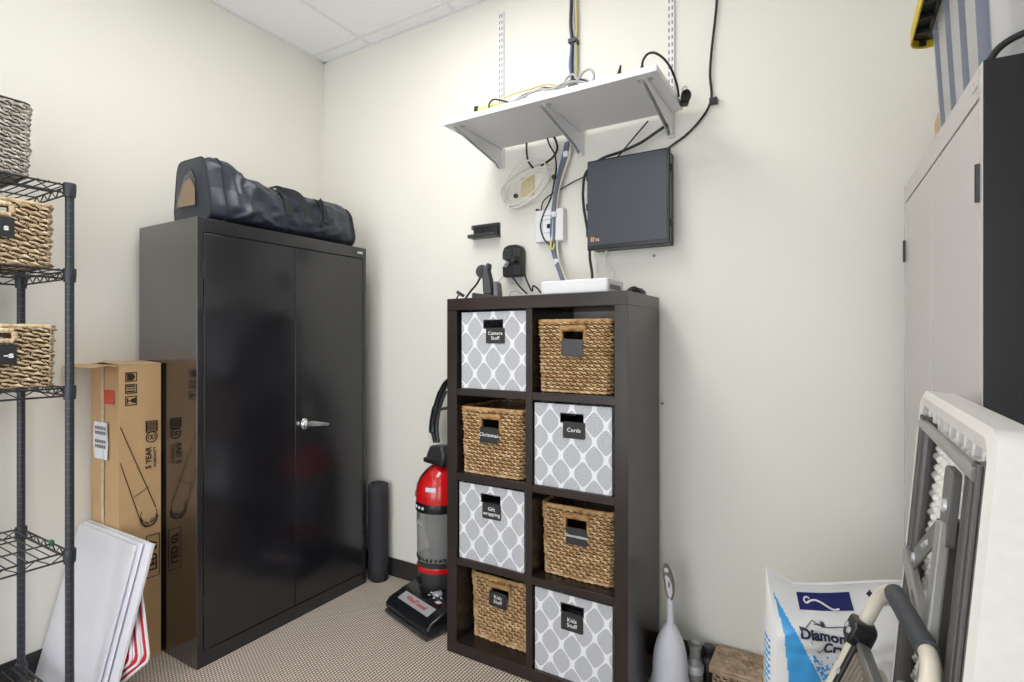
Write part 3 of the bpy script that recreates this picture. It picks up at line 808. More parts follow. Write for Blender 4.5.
for k, z in enumerate((.955, .935, .900, .880)):
    q = MB()
    for i in range(6): q.box(-.062+.016*i, -.051+.016*i, yb-.0065, yb-.0058, z, z+.013)
    q.build('label_print', M['inkgrey'], sh_, smooth=False)

# ------------------------------------------------------------------ boards and signs leaning on the box
def leaning(name, label, cat, y0, top_y, x0, x1, L, th, mats, corner=.006, group=None, twist=0, lift=0, inset=None):
    """a flat sheet standing on the floor at y0, its top leaning towards +y"""
    ang = math.asin(min(.6, (top_y - y0)/L))
    o = thing(name, label, cat, ((x0+x1)/2, y0, lift), (-ang, 0, 0), group)
    w_ = x1-x0
    Mr = Matrix.Rotation(twist, 4, 'Y')
    out = rrect(-w_/2, w_/2, 0, L, corner, 6)
    if twist:
        out = [(Mr @ Vector((p[0], 0, p[1]))) for p in out]; mz = min(p.z for p in out); out = [(p.x, p.z-mz) for p in out]
    return o, out, th
BG = 'white boards leaning on the cardboard box'
for i, (y0, x1, L, th, cr, lb) in enumerate(((.838, -2.212, .580, .010, .016, 'front white board with rounded corners, leaning behind the wire rack post'),
                                       (.853, -2.190, .588, .006, .003, 'thin white board standing directly behind the rounded front board'),
                                       (.865, -2.145, .590, .012, .003, 'widest white board of the leaning stack, in front of the red and white signs'))):
    o, out, th = leaning('white_board', lb, 'board', y0, y0+.146, XL+.012, x1, L, th, None, cr, BG)
    MB().prism(out, 0, th-.001, 'y').build('panel', M['board'], o, bevel=.0015)
    c = MB()
    n = len(out)
    for k in range(n):
        (ax, az), (bx, bz) = out[k], out[(k+1) % n]
        L_ = math.hypot(bx-ax, bz-az)
        if L_ < 1e-6: continue
        c.bar((ax, th/2, az), (bx, th/2, bz), th-.0005, .0016)
    c.build('edge', M['boardedge'], o)
SG = 'red and white signs behind the boards'
for y0, tw, xc, L, w_, lb in ((.884, -36, -2.395, .40, .34, 'red edged white sign tilted nearest behind the leaning boards'),
                          (.893, -38, -2.350, .43, .34, 'red edged white sign in the middle of the three tilted signs'),
                          (.902, -40, -2.310, .44, .345, 'rearmost tilted red edged white sign, touching the cardboard box')):
    ang = R(14.4)
    o = thing('corrugated_sign', lb, 'sign', (xc, y0, .001), (-ang, 0, 0), SG)
    base = rrect(0, w_, 0, L, .025, 6)
    Mr = Matrix.Rotation(R(tw), 4, 'Y')
    pts = [Mr @ Vector((p[0], 0, p[1])) for p in base]; mz = min(p.z for p in pts)
    out = [(p.x, p.z-mz) for p in pts]
    MB().prism(out, 0, .006, 'y').build('panel', M['signwhite'], o)
    def inset(m): return [(q.x, q.z-mz) for q in (Mr @ Vector((p[0], 0, p[1])) for p in rrect(m, w_-m, m, L-m, .020, 6))]
    a, e = inset(.008), inset(.024); n = len(a)
    r_ = MB()
    for sgn in (-.0008, .0068):
        vs = [(p[0], sgn, p[1]) for p in a] + [(p[0], sgn, p[1]) for p in e]
        r_.add(vs, [(i, (i+1) % n, n+(i+1) % n, n+i) for i in range(n)])
    r_.build('printed_border', M['red'], o, smooth=False)

# ------------------------------------------------------------------ foam roll standing in the corner
ro = thing('foam_roll', 'dark grey rolled foam mat standing on end beside the black cabinet', 'rolled mat', (-2.158, 2.166, 0))
b = MB(); out = []; turns = 3.6; n = 150
for k in range(n+1):
    a = 2*math.pi*turns*k/n; out.append((.014+.044*k/n, a))
def roll(u, v):
    i = u*n; k = min(int(i), n); r_, a = out[k]
    return (r_*math.cos(a), r_*math.sin(a), .002+.525*v+.006*math.sin(a*.5)*v)
b.grid(roll, n, 10)
rl = b.build('sheet', M['roll'], ro, angle=60)
sm = rl.modifiers.new('thickness', 'SOLIDIFY'); sm.thickness = .010; sm.offset = -1

# ------------------------------------------------------------------ vacuum cleaner
va = thing('vacuum_cleaner', 'red and black upright vacuum cleaner with clear dust cup beside the cube shelving', 'vacuum cleaner', (-1.650, 2.035, 0), R(-16))
b = MB().prism([(-.155,.016),(-.172,.028),(-.172,.050),(-.150,.072),(-.07,.098),(.02,.112),(.085,.108),(.110,.085),(.110,.020),(.06,.014)], -.182, .182, 'x')
hd = b.build('floor_head', M['blackgloss'], va, bevel=.012, seg=3)
MB().box(-.175, .175, -.178, -.10, .006, .024).build('bumper', M['vgrey'], hd, bevel=.005)
nrm = Vector((0, -(.098-.072), .08)).normalized(); upd = Vector((0, .08, .026)).normalized()
st = Matrix(((1,0,0,0),(0,upd.y,nrm.y,-.110),(0,upd.z,nrm.z,.0860),(0,0,0,1)))
lb_ = MB().box(-.125, .125, -.026, .026, -.001, .0035, M=st).build('front_window', M['silver'], va, bevel=.002)
text('lettering', 'WindTunnel', .032, M['red'], lb_, st @ Vector((0,0,.0042)), (1,0,0), upd, bold=.0005, sx=1.0)
k_ = MB(); ks = Matrix.Translation((.035, -.015, .106)) @ Matrix.Rotation(R(-8), 4, 'X')
k_.lathe([(0,0),(.024,0),(.024,.009),(.020,.013),(0,.013)], 20, M=ks); k_.box(-.005, .005, -.030, .020, .009, .019, M=ks)
k_.build('height_dial', M['silver'], hd, bevel=.002)
k_ = MB()
for a in range(7): k_.box(-.004, .004, .034, .045, .0, .003, M=ks @ Matrix.Rotation(R(-150+a*50), 4, 'Z'))
k_.box(.06, .082, -.055, -.035, -.002, .002, M=ks)
k_.build('dial_marks', M['paper'], hd)
for sx in (-1, 1):
    MB().lathe([(0,-.012),(.033,-.012),(.036,0),(.033,.012),(0,.012)], 20, M=Matrix.Translation((sx*.135, .105, .037)) @ Matrix.Rotation(R(90), 4, 'Y')).build('wheel', M['black'], va)
T = Matrix.Translation((-.070, .055, 0)) @ Matrix.Rotation(R(-2), 4, 'X')
MB().lathe([(0,.085),(.080,.090),(.094,.115),(.098,.150),(.100,.180),(.102,.235),(0,.236)], 40, M=T).build('lower_body', M['vgrey'], va)
MB().lathe([(.1005,.188),(.104,.190),(.105,.212),(.1025,.214)], 40, M=T).build('red_ring', M['vred'], va)
MB().box(-.025, .005, -.108, -.095, .130, .160, M=T).build('latch', M['gap'], va, bevel=.002)
cup = MB().lathe([(.096,.236),(.104,.240),(.107,.30),(.111,.40),(.114,.475),(.112,.478),(.108,.470),(.105,.40),(.101,.30),(.097,.243)], 48, M=T).build('dust_cup', M['smoke'], va)
MB().lathe([(0,.238),(.088,.238),(.088,.255),(.050,.262),(.045,.30),(.060,.33),(.072,.37),(.078,.468),(0,.470)], 32, M=T).build('cyclone', M['greyplastic'], va)
dt = MB()
for k in range(30):
    a = 2*math.pi*k/30; dt.box(-.005, .005, -.1075, -.099, .248, .262, M=T @ Matrix.Rotation(a, 4, 'Z'))
dt.build('cup_teeth', M['black'], cup)
q = MB()
def lblp(u, v):
    a = R(-120+40*u); return T @ Vector((.1145*math.cos(a), .1145*math.sin(a), .420+.020*v-.006*u))
q.grid(lblp, 12, 2); q.build('cup_label', M['silver'], cup)
MB().lathe([(.112,.478),(.119,.480),(.121,.505),(.119,.522),(.112,.524)], 48, M=T).build('control_band', M['blackgloss'], va)
for a0 in (-118, -104, -90, -78):
    a = R(a0); p = T @ Vector((.1212*math.cos(a), .1212*math.sin(a), .502)); 
    MB().lathe([(.004,-.001),(.0075,-.001),(.0075,.001),(.004,.001)], 12, M=Matrix.Translation(p) @ Matrix.Rotation(a, 4, 'Z') @ Matrix.Rotation(R(90), 4, 'Y')).build('control_icon', M['paper'], va)
dome = MB().lathe([(.119,.523),(.120,.56),(.114,.60),(.098,.642),(.074,.674),(.046,.694),(0,.698)], 48, M=T).build('motor_cover', M['vred'], va, angle=60)
sv = MB()
def stripe(u, v):
    prof = [(.121,.523),(.122,.56),(.116,.60),(.100,.643),(.076,.676),(.048,.697)]
    f_ = v*5; i = min(int(f_), 4); f_ -= i
    r_ = prof[i][0]+(prof[i+1][0]-prof[i][0])*f_; z = prof[i][1]+(prof[i+1][1]-prof[i][1])*f_
    a = R(-150 + 14*u + 60*v)
    return T @ Vector((r_*math.cos(a), r_*math.sin(a), z+.001))
sv.grid(stripe, 6, 24); sv.build('black_stripe', M['blackgloss'], va)
a = R(-130); p = T @ Vector((.1225*math.cos(a), .1225*math.sin(a), .548))
em = MB().lathe([(0,-.001),(.0125,-.001),(.0125,.002),(0,.002)], 20, M=Matrix.Translation(p) @ Matrix.Rotation(a, 4, 'Z') @ Matrix.Rotation(R(90), 4, 'Y')).build('emblem', M['orange'], va)
em2 = MB().lathe([(.008,.001),(.010,.001),(.010,.003),(.008,.003)], 20, M=Matrix.Translation(p) @ Matrix.Rotation(a, 4, 'Z') @ Matrix.Rotation(R(90), 4, 'Y')).build('emblem_ring', M['paper'], em)
wl = MB()
def wlab(u, v):
    a = R(-72+26*u); return T @ Vector((.1185*math.cos(a), .1185*math.sin(a), .585+.020*v))
wl.grid(wlab, 8, 1); wl.build('cover_label', M['paper'], va)
b = MB().prism([(-.070,.735),(-.066,.705),(.075,.705),(.082,.760),(.050,.800),(-.040,.790)], -.045, .030, 'y', M=T).build('handle_base', M['vgrey'], va, bevel=.010)
MB().box(-.085, .080, -.052, -.02, .700, .726, M=T).build('cord_hook', M['black'], va, bevel=.008)
lp = [(-.050,0,.800),(-.072,0,.850),(-.066,0,.920),(-.040,0,1.00),(.000,0,1.075),(.045,0,1.115),(.085,0,1.11),(.105,0,1.07),(.100,0,.98),(.090,0,.88),(.070,0,.79)]
MB().tube(lp, [.013,.024,.024,.020,.017,.016,.016,.016,.016,.016,.016], 12, sub=6, M=T).build('handle', M['blackgloss'], va)
MB().tube([(-.026,0,.800),(-.040,0,.860),(-.036,0,.930),(-.012,0,1.00),(.024,0,1.065)], .009, 10, sub=6, M=T).build('cord', M['vgrey'], va)
MB().bar(T @ Vector((-.040,0,.965)), T @ Vector((.098,0,.995)), .018, .014).build('handle_brace', M['vgrey'], va, bevel=.003)

# ------------------------------------------------------------------ white wall shelf on slotted tracks
ws = thing('wall_shelf', 'white wall shelf on three brackets hung from slotted tracks above the cube shelving', 'shelf', (-.99, 2.24, 2.247))
MB().box(-.462, .465, -.400, -.030, 0, .024).build('board', M['melamine'], ws, bevel=.0012)
for x, z1, z0 in ((-.410, .676, -.085), (.010, .020, -.100), (.412, .676, -.095)):
    tr = MB()
    tr.box(x-.014, x+.014, -.004, 0, z0, z1).box(x-.014, x-.0125, -.013, -.004, z0, z1).box(x+.0125, x+.014, -.013, -.004, z0, z1)
    tr.box(x-.014, x+.014, -.014, -.0125, z0, z1)
    t_ = tr.build('track', M['track'], ws, smooth=False)
    sl = MB(); k = 0; z = z0+.012
    while z < z1-.02:
        for dx in (-.0065, .0065): sl.box(x+dx-.0022, x+dx+.0022, -.0143, -.0138, z, z+.016)
        z += .030
    sl.build('slots', M['slot'], t_, smooth=False)
    sc = MB()
    for z in (z1-.012,): sc.lathe([(0,0),(.004,0),(.003,.002),(0,.002)], 10, M=Matrix.Translation((x, -.014, z)) @ Matrix.Rotation(R(90), 4, 'X'))
    sc.build('screw', M['silver'], t_)
    br = MB()
    for dx in (-.0085, .0085):
        br.prism([(-.012,-.001),(-.375,-.001),(-.380,-.010),(-.370,-.018),(-.060,-.075),(-.040,-.088),(-.012,-.090)], x+dx-.0011, x+dx+.0011, 'x')
    br.box(x-.0095, x+.0095, -.375, -.012, -.0032, -.001)
    bb = br.build('bracket', M['track'], ws, smooth=False)
    q = MB()
    for dx in (-.018, .018): q.box(x+dx-.010, x+dx+.010, -.365, -.345, -.0018, -.0002)
    q.lathe([(0,-.003),(.004,-.003),(.004,0),(0,0)], 10, M=Matrix.Translation((x-.02, -.355, -.001)))
    q.lathe([(0,-.003),(.004,-.003),(.004,0),(0,0)], 10, M=Matrix.Translation((x+.02, -.355, -.001)))
    q.build('screw', M['silver'], bb)

# ------------------------------------------------------------------ things on the back wall
eb = thing('equipment_box', 'black wall-mounted equipment box with a dark screen face under the white shelf', 'wall box', (-.7365, 2.24, 1.704), 0)
MB().box(-.168, .168, -.072, -.0, .004, .377).build('case', M['black'], eb, bevel=.003)
fr = MB().box(-.176, .176, -.094, -.072, 0, .382).build('door', M['blackgloss'], eb, bevel=.004)
MB().box(-.173, .165, -.0955, -.0935, .020, .376).build('screen', M['screen'], fr, bevel=.001)
for z in (.085, .305): MB().box(.168, .184, -.082, -.066, z-.014, z+.014).build('hinge', M['black'], eb, bevel=.002)
for z in (.075, .190, .320): MB().box(-.186, -.168, -.084, -.062, z-.014, z+.014).build('latch', M['black'], eb, bevel=.002)
lg = MB(); yl = -.0958
def lgp(poly): lg.prism(poly, yl-.0006, yl, 'y')
lgp([(-.158,.036),(-.151,.036),(-.151,.058),(-.158,.052)]); lgp([(-.151,.048),(-.146,.055),(-.139,.050),(-.139,.045),(-.146,.050)]); lgp([(-.149,.036),(-.143,.036),(-.143,.046),(-.149,.046)])
lgp([(-.136,.036),(-.131,.036),(-.131,.049),(-.136,.049)])
lg.build('logo', M['orange'], fr, smooth=False)
l2 = MB().prism([(-.127,.036),(-.121,.036),(-.121,.047),(-.127,.047)], yl-.0006, yl, 'y').build('logo_bar', M['silver'], fr, smooth=False)

bk = thing('wall_bracket', 'small black ribbed bracket on the wall left of the outlets', 'bracket', (-1.490, 2.24, 1.822)); bk.scale = (.88, .9, 1)
b = MB().box(-.090, .090, -.006, 0, .012, .072)
for k in range(13): b.box(-.080+.0125*k, -.0735+.0125*k, -.020, -.004, .018, .064)
b.box(-.090, .090, -.022, -.002, .062, .074).box(-.092, .092, -.060, 0, .004, .014).box(-.092, .092, -.062, -.056, .004, .022).box(-.092, -.078, -.028, 0, .052, .070)
b.build('ribbed_plate', M['vgrey'], bk, bevel=.0015)
MB().lathe([(0,0),(.004,0),(.004,.003),(0,.003)], 10, M=Matrix.Translation((-.084, -.029, .060)) @ Matrix.Rotation(R(90), 4, 'X')).build('screw', M['silver'], bk)

so = thing('outlet_adapter', 'black multi-outlet adapter plugged into the wall above the cube shelving', 'power adapter', (-1.319, 2.24, 1.622))
b = MB().prism([(-.053,.0),(.053,.0),(.055,.12),(.045,.143),(.020,.152),(-.020,.152),(-.045,.143),(-.055,.12)], -.044, -.004, 'y').build('case', M['black'], so, bevel=.005)
for x in (-.026, .026):
    for z in (.030, .112):
        f = MB().box(x-.018, x+.018, -.0455, -.0435, z-.020, z+.020).build('socket', M['vgrey'], so, bevel=.0008)
        MB().box(x-.009, x-.006, -.0462, -.0452, z, z+.012).box(x+.006, x+.009, -.0462, -.0452, z, z+.012).box(x-.003, x+.003, -.0462, -.0452, z-.013, z-.006).build('slots', M['gap'], f)
MB().box(-.030, .030, -.010, 0, -.03, .09).build('wall_plate', M['white'], so, bevel=.002)

jb = thing('jack_box', 'square white network jack box on the wall left of the black equipment box', 'jack box', (-1.124, 2.24, 1.772))
MB().box(-.072, .072, -.040, 0, 0, .148).build('cover', M['white'], jb, bevel=.004)
b = MB()
for z in (.100, .040): b.box(-.034, .028, -.0408, -.040, z-.0008, z+.0008)
b.box(-.034, -.0325, -.0408, -.040, .04, .12).box(.0265, .028, -.0408, -.040, .04, .12).box(-.034, .028, -.0408, -.040, .119, .1205)
b.build('groove', M['slot'], jb, smooth=False)
MB().box(-.010, .010, -.041, -.0395, .060, .080).build('jack', M['gap'], jb, bevel=.001)

wp = thing('wall_plate', 'ivory blank wall plate behind the looped white cables', 'wall plate', (-1.256, 2.24, 2.010))
MB().box(-.036, .036, -.006, 0, -.004, .090).build('plate', M['ivory'], wp, bevel=.003)
for z in (.018, .044, .070): MB().lathe([(0,0),(.004,0),(.003,.0015),(0,.002)], 10, M=Matrix.Translation((.006, -.006, z)) @ Matrix.Rotation(R(90), 4, 'X')).build('screw', M['silver'], wp)
for x, z, lb in ((-.650, 1.674, 'small wall anchor just under the black equipment box'), (-.615, 1.058, 'small wall screw beside the right side of the cube shelving')):
    tag(MB().lathe([(0,0),(.006,0),(.0065,.003),(.003,.006),(0,.006)], 12).build('wall_screw', M['alu'], loc=(x, 2.2398, z), rot=(R(90),0,0)), lb, 'screw', 'wall screws')

# ------------------------------------------------------------------ things on top of the cube shelving
TOPZ = UH
rt = thing('router', 'flat white router box on top of the cube shelving', 'router', (-.852, 1.955, TOPZ+.0005)); rt.scale = (.93, .93, .97)
MB().prism(rrect(-.150, .150, -.095, .095, .014, 4), .002, .056, 'z').build('case', M['white'], rt, bevel=.005)
b = MB()
for k in range(7): b.box(.1495, .1508, -.070+.018*k, -.058+.018*k, .016, .034)
b.build('ports', M['slot'], rt)
b = MB()
for x in (-.12, .12):
    for y in (-.07, .07): b.box(x-.008, x+.008, y-.008, y+.008, 0, .003)
b.build('feet', M['black'], rt)
hs = thing('headset_charger', 'black wireless headset standing on its charging cradle on the cube shelving', 'headset', (-1.300, 1.965, TOPZ+.0005), R(12))
MB().prism([(-.060,0),(.075,0),(.075,.012),(-.055,.030),(-.060,.026)][::1], -.045, .045, 'y').build('base', M['black'], hs, bevel=.004)
MB().prism([(-.018,.020),(.026,.020),(.018,.085),(.004,.142),(-.018,.150),(-.026,.120)], -.020, .020, 'y').build('handset', M['vgrey'], hs, bevel=.007)
MB().prism([(.030,.008),(.058,.008),(.052,.070),(.044,.080),(.032,.076)], -.028, .028, 'y').build('cradle', M['greyplastic'], hs, bevel=.008)
MB().lathe([(.010,-.008),(.026,-.010),(.030,0),(.026,.010),(.010,.008)], 22, M=Matrix.Translation((-.030, 0, .126)) @ Matrix.Rotation(R(90), 4, 'X')).build('ear_cushion', M['black'], hs)
MB().prism([(-.006,.128),(.010,.130),(.012,.156),(.000,.162),(-.008,.155)], -.016, .016, 'y').build('earpiece', M['vgrey'], hs, bevel=.005)
MB().tube([(-.036,0,.104),(-.055,-.004,.070),(-.085,-.004,.038),(-.112,0,.006)], .0045, 8, sub=5).build('boom', M['black'], hs)
b = MB().bar((-.150,0,.040), (-.118,0,.020), .016, .013); b.bar((-.140,0,.030), (-.158,0,.002), .006, .006)
b.build('microphone', M['black'], hs, bevel=.002)
ms = thing('computer_mouse', 'black computer mouse on the right end of the cube shelving top', 'mouse', (-.664, 2.050, TOPZ+.0005), R(62)); ms.scale = (.82, .82, .82)
def mouse(u, v):
    a = 2*math.pi*u; c, s_ = math.cos(a), math.sin(a); k = math.sin(v*math.pi/2)
    return (.056*c*(1-k**4*.999)**.5 if v > 0 else .052*c, .031*s_*((1-k**4*.999)**.5 if v > 0 else .93), .001+.036*k*(1-.18*c))
MB().grid(mouse, 32, 14, wrap=True).build('shell', M['blackgloss'], ms, angle=70)
MB().lathe([(0,-.004),(.011,-.004),(.011,.004),(0,.004)], 14, M=Matrix.Translation((.030, 0, .024)) @ Matrix.Rotation(R(90), 4, 'X')).build('scroll_wheel', M['greyplastic'], ms)

# ------------------------------------------------------------------ cables
def cable(name, label, pts, r, m, cat='cable', group=None, sub=6, extra=None):
    mb = MB().tube(pts, r, 8, sub=sub)
    o = mb.build(name, M[m], angle=70)
    tag(o, label, cat, group)
    for nm, e, em in (extra or []): e.build(nm, M[em], o)
    return o
def ball(p, r): return MB().lathe([(0,-r),(r*.8,-r*.6),(r,0),(r*.8,r*.6),(0,r)], 10, M=Matrix.Translation(p))
def tie(p, a, r, L=.012):
    return MB().bar(p, tuple(Vector(p)+Vector(a)*L), r*2, r*2)
# bundle coming down from the ceiling
bz = [3.02, 2.88, 2.74, 2.66, 2.56, 2.46, 2.36, 2.30]
for i, (dx, dy, r, m, lb) in enumerate(((-.013, -.022, .0068, 'blue', 'dark blue cable in the tied bundle dropping to the white shelf'),
                        (-.005, -.030, .0062, 'black', 'black cable at the front of the tied bundle dropping to the white shelf'),
                        (.003, -.022, .0062, 'grey', 'grey cable in the tied bundle dropping to the white shelf'),
                        (.010, -.020, .0042, 'yellow', 'yellow cable on the right of the tied bundle dropping to the white shelf'),
                        (-.019, -.020, .0055, 'whitecable', 'white cable on the left of the tied bundle dropping to the white shelf'))):
    pts = []
    for k, z in enumerate(bz):
        sp = (1, 1.1, 1.2, .55, 1.3, .6, .9, 1.4)[k]
        pts.append((-1.006 + dx*sp + .003*math.sin(k*1.7+i), 2.24-.004+dy*(.8+.2*sp), z))
    ex = []
    if i == 1:
        ex = [('cable_tie', MB().box(-1.028, -.990, 2.200, 2.236, 2.655, 2.672), 'black'), ('cable_tie', MB().box(-1.028, -.990, 2.200, 2.236, 2.452, 2.466), 'black')]
    if i == 2:
        ex = [('connector', MB().box(-1.018, -.998, 2.205, 2.222, 2.345, 2.375), 'greyplastic')]
    cable('bundled_cable', lb, pts, r, m, group='cables dropping from the ceiling', extra=ex)
# bundle under the shelf running down to the router
down = [(-1.030, 2.205, 2.211), (-1.042, 2.205, 2.155), (-1.060, 2.205, 2.099), (-1.080, 2.205, 2.030), (-1.093, 2.205, 1.963), (-1.100, 2.205, 1.891), (-1.103, 2.205, 1.814), (-1.100, 2.205, 1.741), (-1.085, 2.205, 1.675), (-1.060, 2.205, 1.619)]
down[-2:] = [(-1.068, 2.170, 1.670)] + [(-1.002, 2.100, 1.575)]
for i, (dx, dy, r, m, lb) in enumerate(((-.008, 0, .0075, 'blue', 'dark blue cable of the bundle hanging from the shelf to the router'),
                        (.004, -.005, .0075, 'greyplastic', 'charcoal cable of the bundle hanging from the shelf to the router'),
                        (.013, .003, .0055, 'whitecable', 'white cable of the bundle hanging from the shelf to the router'))):
    pts = [(p[0]+dx*(1+.4*math.sin(k*1.3)), p[1]+dy, p[2]) for k, p in enumerate(down)]
    ex = []
    if i == 1:
        for q in (1, 5, 8): 
            p = pts[q]; ex.append(('tape_band', MB().tube([(p[0]-.002, p[1]+.002, p[2]+.012), (p[0], p[1]+.002, p[2]-.012)], .0145, 12), 'paper'))
    cable('hanging_cable', lb, pts, r, m, group='cables hanging to the router', extra=ex)
cable('yellow_patch_cable', 'short yellow cable tucked under the white network jack box', [(-1.106, 2.192, 1.776), (-1.111, 2.192, 1.744), (-1.099, 2.192, 1.734), (-1.091, 2.192, 1.756)], .005, 'yellow')
cable('black_cable', 'thick black cable passing left of the equipment box down to the router', [(-0.579, 2.190, 2.194), (-0.632, 2.190, 2.168), (-0.695, 2.190, 2.139), (-0.781, 2.190, 2.117), (-0.857, 2.190, 2.105), (-0.908, 2.190, 2.079)] + [(-0.939, 2.185, 2.043), (-0.948, 2.185, 1.979), (-0.946, 2.185, 1.913), (-0.934, 2.185, 1.837), (-0.918, 2.185, 1.744), (-0.916, 2.185, 1.678)] + [(-.895,2.16,1.585),(-.90,2.10,1.556)], .0062, 'rubber')
cable('black_cable', 'thin black cable running from the shelf to the top of the equipment box', [(-0.665, 2.205, 2.230), (-0.712, 2.205, 2.185), (-0.756, 2.205, 2.143), (-0.800, 2.205, 2.100)], .0034, 'rubber')
cable('black_cable', 'thin black cable running from the equipment box to the network jack box', [(-0.950, 2.222, 2.050), (-1.003, 2.222, 2.036), (-1.080, 2.222, 2.007), (-1.129, 2.222, 1.990), (-1.166, 2.222, 1.963), (-1.176, 2.222, 1.922)], .0030, 'rubber', extra=[('plug', MB().box(-1.196,-1.184,2.205,2.225,1.908,1.930), 'black')])
cable('black_cable', 'black cable curving from the shelf in front of the jack box', [(-1.133, 2.200, 2.248), (-1.118, 2.200, 2.208), (-1.093, 2.200, 2.162), (-1.086, 2.200, 2.100), (-1.098, 2.200, 2.031), (-1.116, 2.200, 1.965), (-1.149, 2.200, 1.905), (-1.167, 2.200, 1.847), (-1.149, 2.200, 1.786), (-1.113, 2.200, 1.750)], .0040, 'rubber')
cable('black_cable', 'short black cable hooked under the shelf behind the white loops', [(-1.100, 2.205, 2.247), (-1.087, 2.205, 2.218), (-1.085, 2.205, 2.185), (-1.110, 2.205, 2.153), (-1.167, 2.205, 2.126)], .0052, 'rubber')
cable('black_cable', 'short black cable end hanging under the left part of the shelf', [(-1.244, 2.205, 2.247), (-1.243, 2.205, 2.200), (-1.233, 2.205, 2.156), (-1.209, 2.205, 2.124)], .0048, 'rubber')
cable('black_cable', 'long black cable hanging on the wall right of the white shelf', [(-.392,2.228,3.019),(-.388,2.228,2.86)] + [(-0.398, 2.228, 2.665), (-0.405, 2.228, 2.581), (-0.418, 2.228, 2.467), (-0.424, 2.228, 2.369), (-0.418, 2.228, 2.285), (-0.435, 2.228, 2.233), (-0.474, 2.228, 2.186), (-0.521, 2.228, 2.147), (-0.565, 2.228, 2.123), (-0.597, 2.228, 2.104)], .0048, 'rubber', extra=[('cable_clip', MB().box(-.424,-.396,2.212,2.240,2.252,2.272), 'black')])
# loops of white cable
lc = np.array([-1.262, 2.04])
for i, (rx, rz, dx, dz, r, lb) in enumerate(((.135,.082,.015,.012,.0050,'widest loop of coiled white cable hanging under the shelf in front of the ivory plate'),
                        (.128,.070,.025,-.004,.0048,'middle loop of coiled white cable hanging under the shelf'),
                        (.118,.088,.005,.020,.0044,'leftmost loop of coiled white cable hanging under the shelf'),
                        (.105,.058,.040,-.020,.0042,'smallest inner loop of coiled white cable hanging under the shelf'))):
    pts = []
    for k in range(18):
        a = 2*math.pi*k/18
        pts.append((lc[0]+dx+rx*math.cos(a)*(1+.05*math.sin(3*a+i)), 2.208-.010*i+.012*math.sin(a*2+i), lc[1]+dz+rz*math.sin(a)+.05*math.cos(a)*(.7+.1*i)+.006*math.sin(2*a+i)))
    o = MB().tube(pts, r, 8, sub=4, closed=True).build('coiled_cable', M['whitecable'])
    tag(o, lb, 'cable', 'coiled white cables')
    if i == 0:
        for u_, v_ in ((.0,.0),):
            for q in [(-1.294, 2.190, 2.001), (-1.093, 2.190, 2.060)]: ball(q, .012).build('cable_tie', M['black'], o)
cable('white_cable', 'thin white cable hanging from the equipment box to the router', [(-0.847, 2.210, 1.715), (-0.858, 2.210, 1.681), (-0.856, 2.210, 1.651), (-0.833, 2.210, 1.627), (-0.822, 2.210, 1.601)] + [(-.80,2.12,1.55),(-.795,2.06,1.553)], .0034, 'whitecable')
# cables at the outlet adapter
cable('black_cable', 'black cord from the white plug of the outlet adapter down to the shelving top', [(-1.325, 2.165, 1.651), (-1.294, 2.165, 1.611), (-1.256, 2.165, 1.567), (-1.219, 2.165, 1.533)], .0042, 'rubber', extra=[])
cable('black_cable', 'black cord looping from the black plug of the outlet adapter to the shelving top', [(-1.278, 2.165, 1.699), (-1.254, 2.165, 1.683), (-1.238, 2.165, 1.640), (-1.219, 2.165, 1.593), (-1.193, 2.165, 1.545), (-1.187, 2.165, 1.568), (-1.167, 2.165, 1.558), (-1.146, 2.165, 1.534)], .0042, 'rubber')
cable('grey_cable', 'thin grey wire dropping from the outlet adapter behind the headset', [(-1.347, 2.170, 1.624), (-1.375, 2.170, 1.602), (-1.387, 2.170, 1.569), (-1.384, 2.170, 1.535)], .0022, 'grey')
cable('grey_cable', 'thin grey wire lying in a small arc on the shelving top below the outlet adapter', [(-1.252, 2.060, 1.518), (-1.237, 2.060, 1.537), (-1.211, 2.060, 1.538), (-1.185, 2.060, 1.524)], .0024, 'grey')
o = thing('white_plug', 'small white plug-in charger on the left of the outlet adapter', 'plug', [(-1.350, 2.170, 1.686)][0], (0, R(35), 0))
MB().box(-.018, .018, -.014, .018, -.014, .014).build('body', M['white'], o, bevel=.003)
MB().box(-.012, .012, .018, .028, -.008, .008).build('prongs', M['silver'], o)
o = thing('black_plug', 'black power plug in the outlet adapter', 'plug', [(-1.298, 2.180, 1.698)][0])
MB().box(-.014, .012, -.014, .016, -.014, .014).build('body', M['black'], o, bevel=.004)
MB().bar((-.010,0,.006), (-.055,-.01,.012), .010, .008).build('arm', M['black'], o, bevel=.002)

# ------------------------------------------------------------------ things lying on the wall shelf
SZ = 2.2716
def on_shelf(pts): return [(p[0], p[1], max(SZ+.004, p[2])) for p in pts]
cable('yellow_cable', 'yellow bundled cable lying along the left of the white shelf', on_shelf([(-1.300,1.885,2.298),(-1.25,1.888,2.298),(-1.20,1.89,2.296),(-1.16,1.895,2.292),(-1.11,1.91,2.286)]), .0095, 'yellow', extra=[('cable_clip', MB().box(-1.312,-1.296,1.872,1.900,2.2735,2.310), 'black')])
cable('black_cable', 'black cord bowed over the yellow cable on the white shelf', on_shelf([(-1.235,1.87,2.285),(-1.232,1.87,2.305),(-1.21,1.87,2.316),(-1.17,1.88,2.305),(-1.14,1.89,2.292)]), .0036, 'rubber')
cable('yellow_cable', 'thin yellow cable rising along the middle of the white shelf', on_shelf([(-1.16,1.87,2.310),(-1.12,1.88,2.322),(-1.05,1.90,2.334),(-.99,1.92,2.345),(-.95,1.94,2.335)]), .0035, 'yellow')
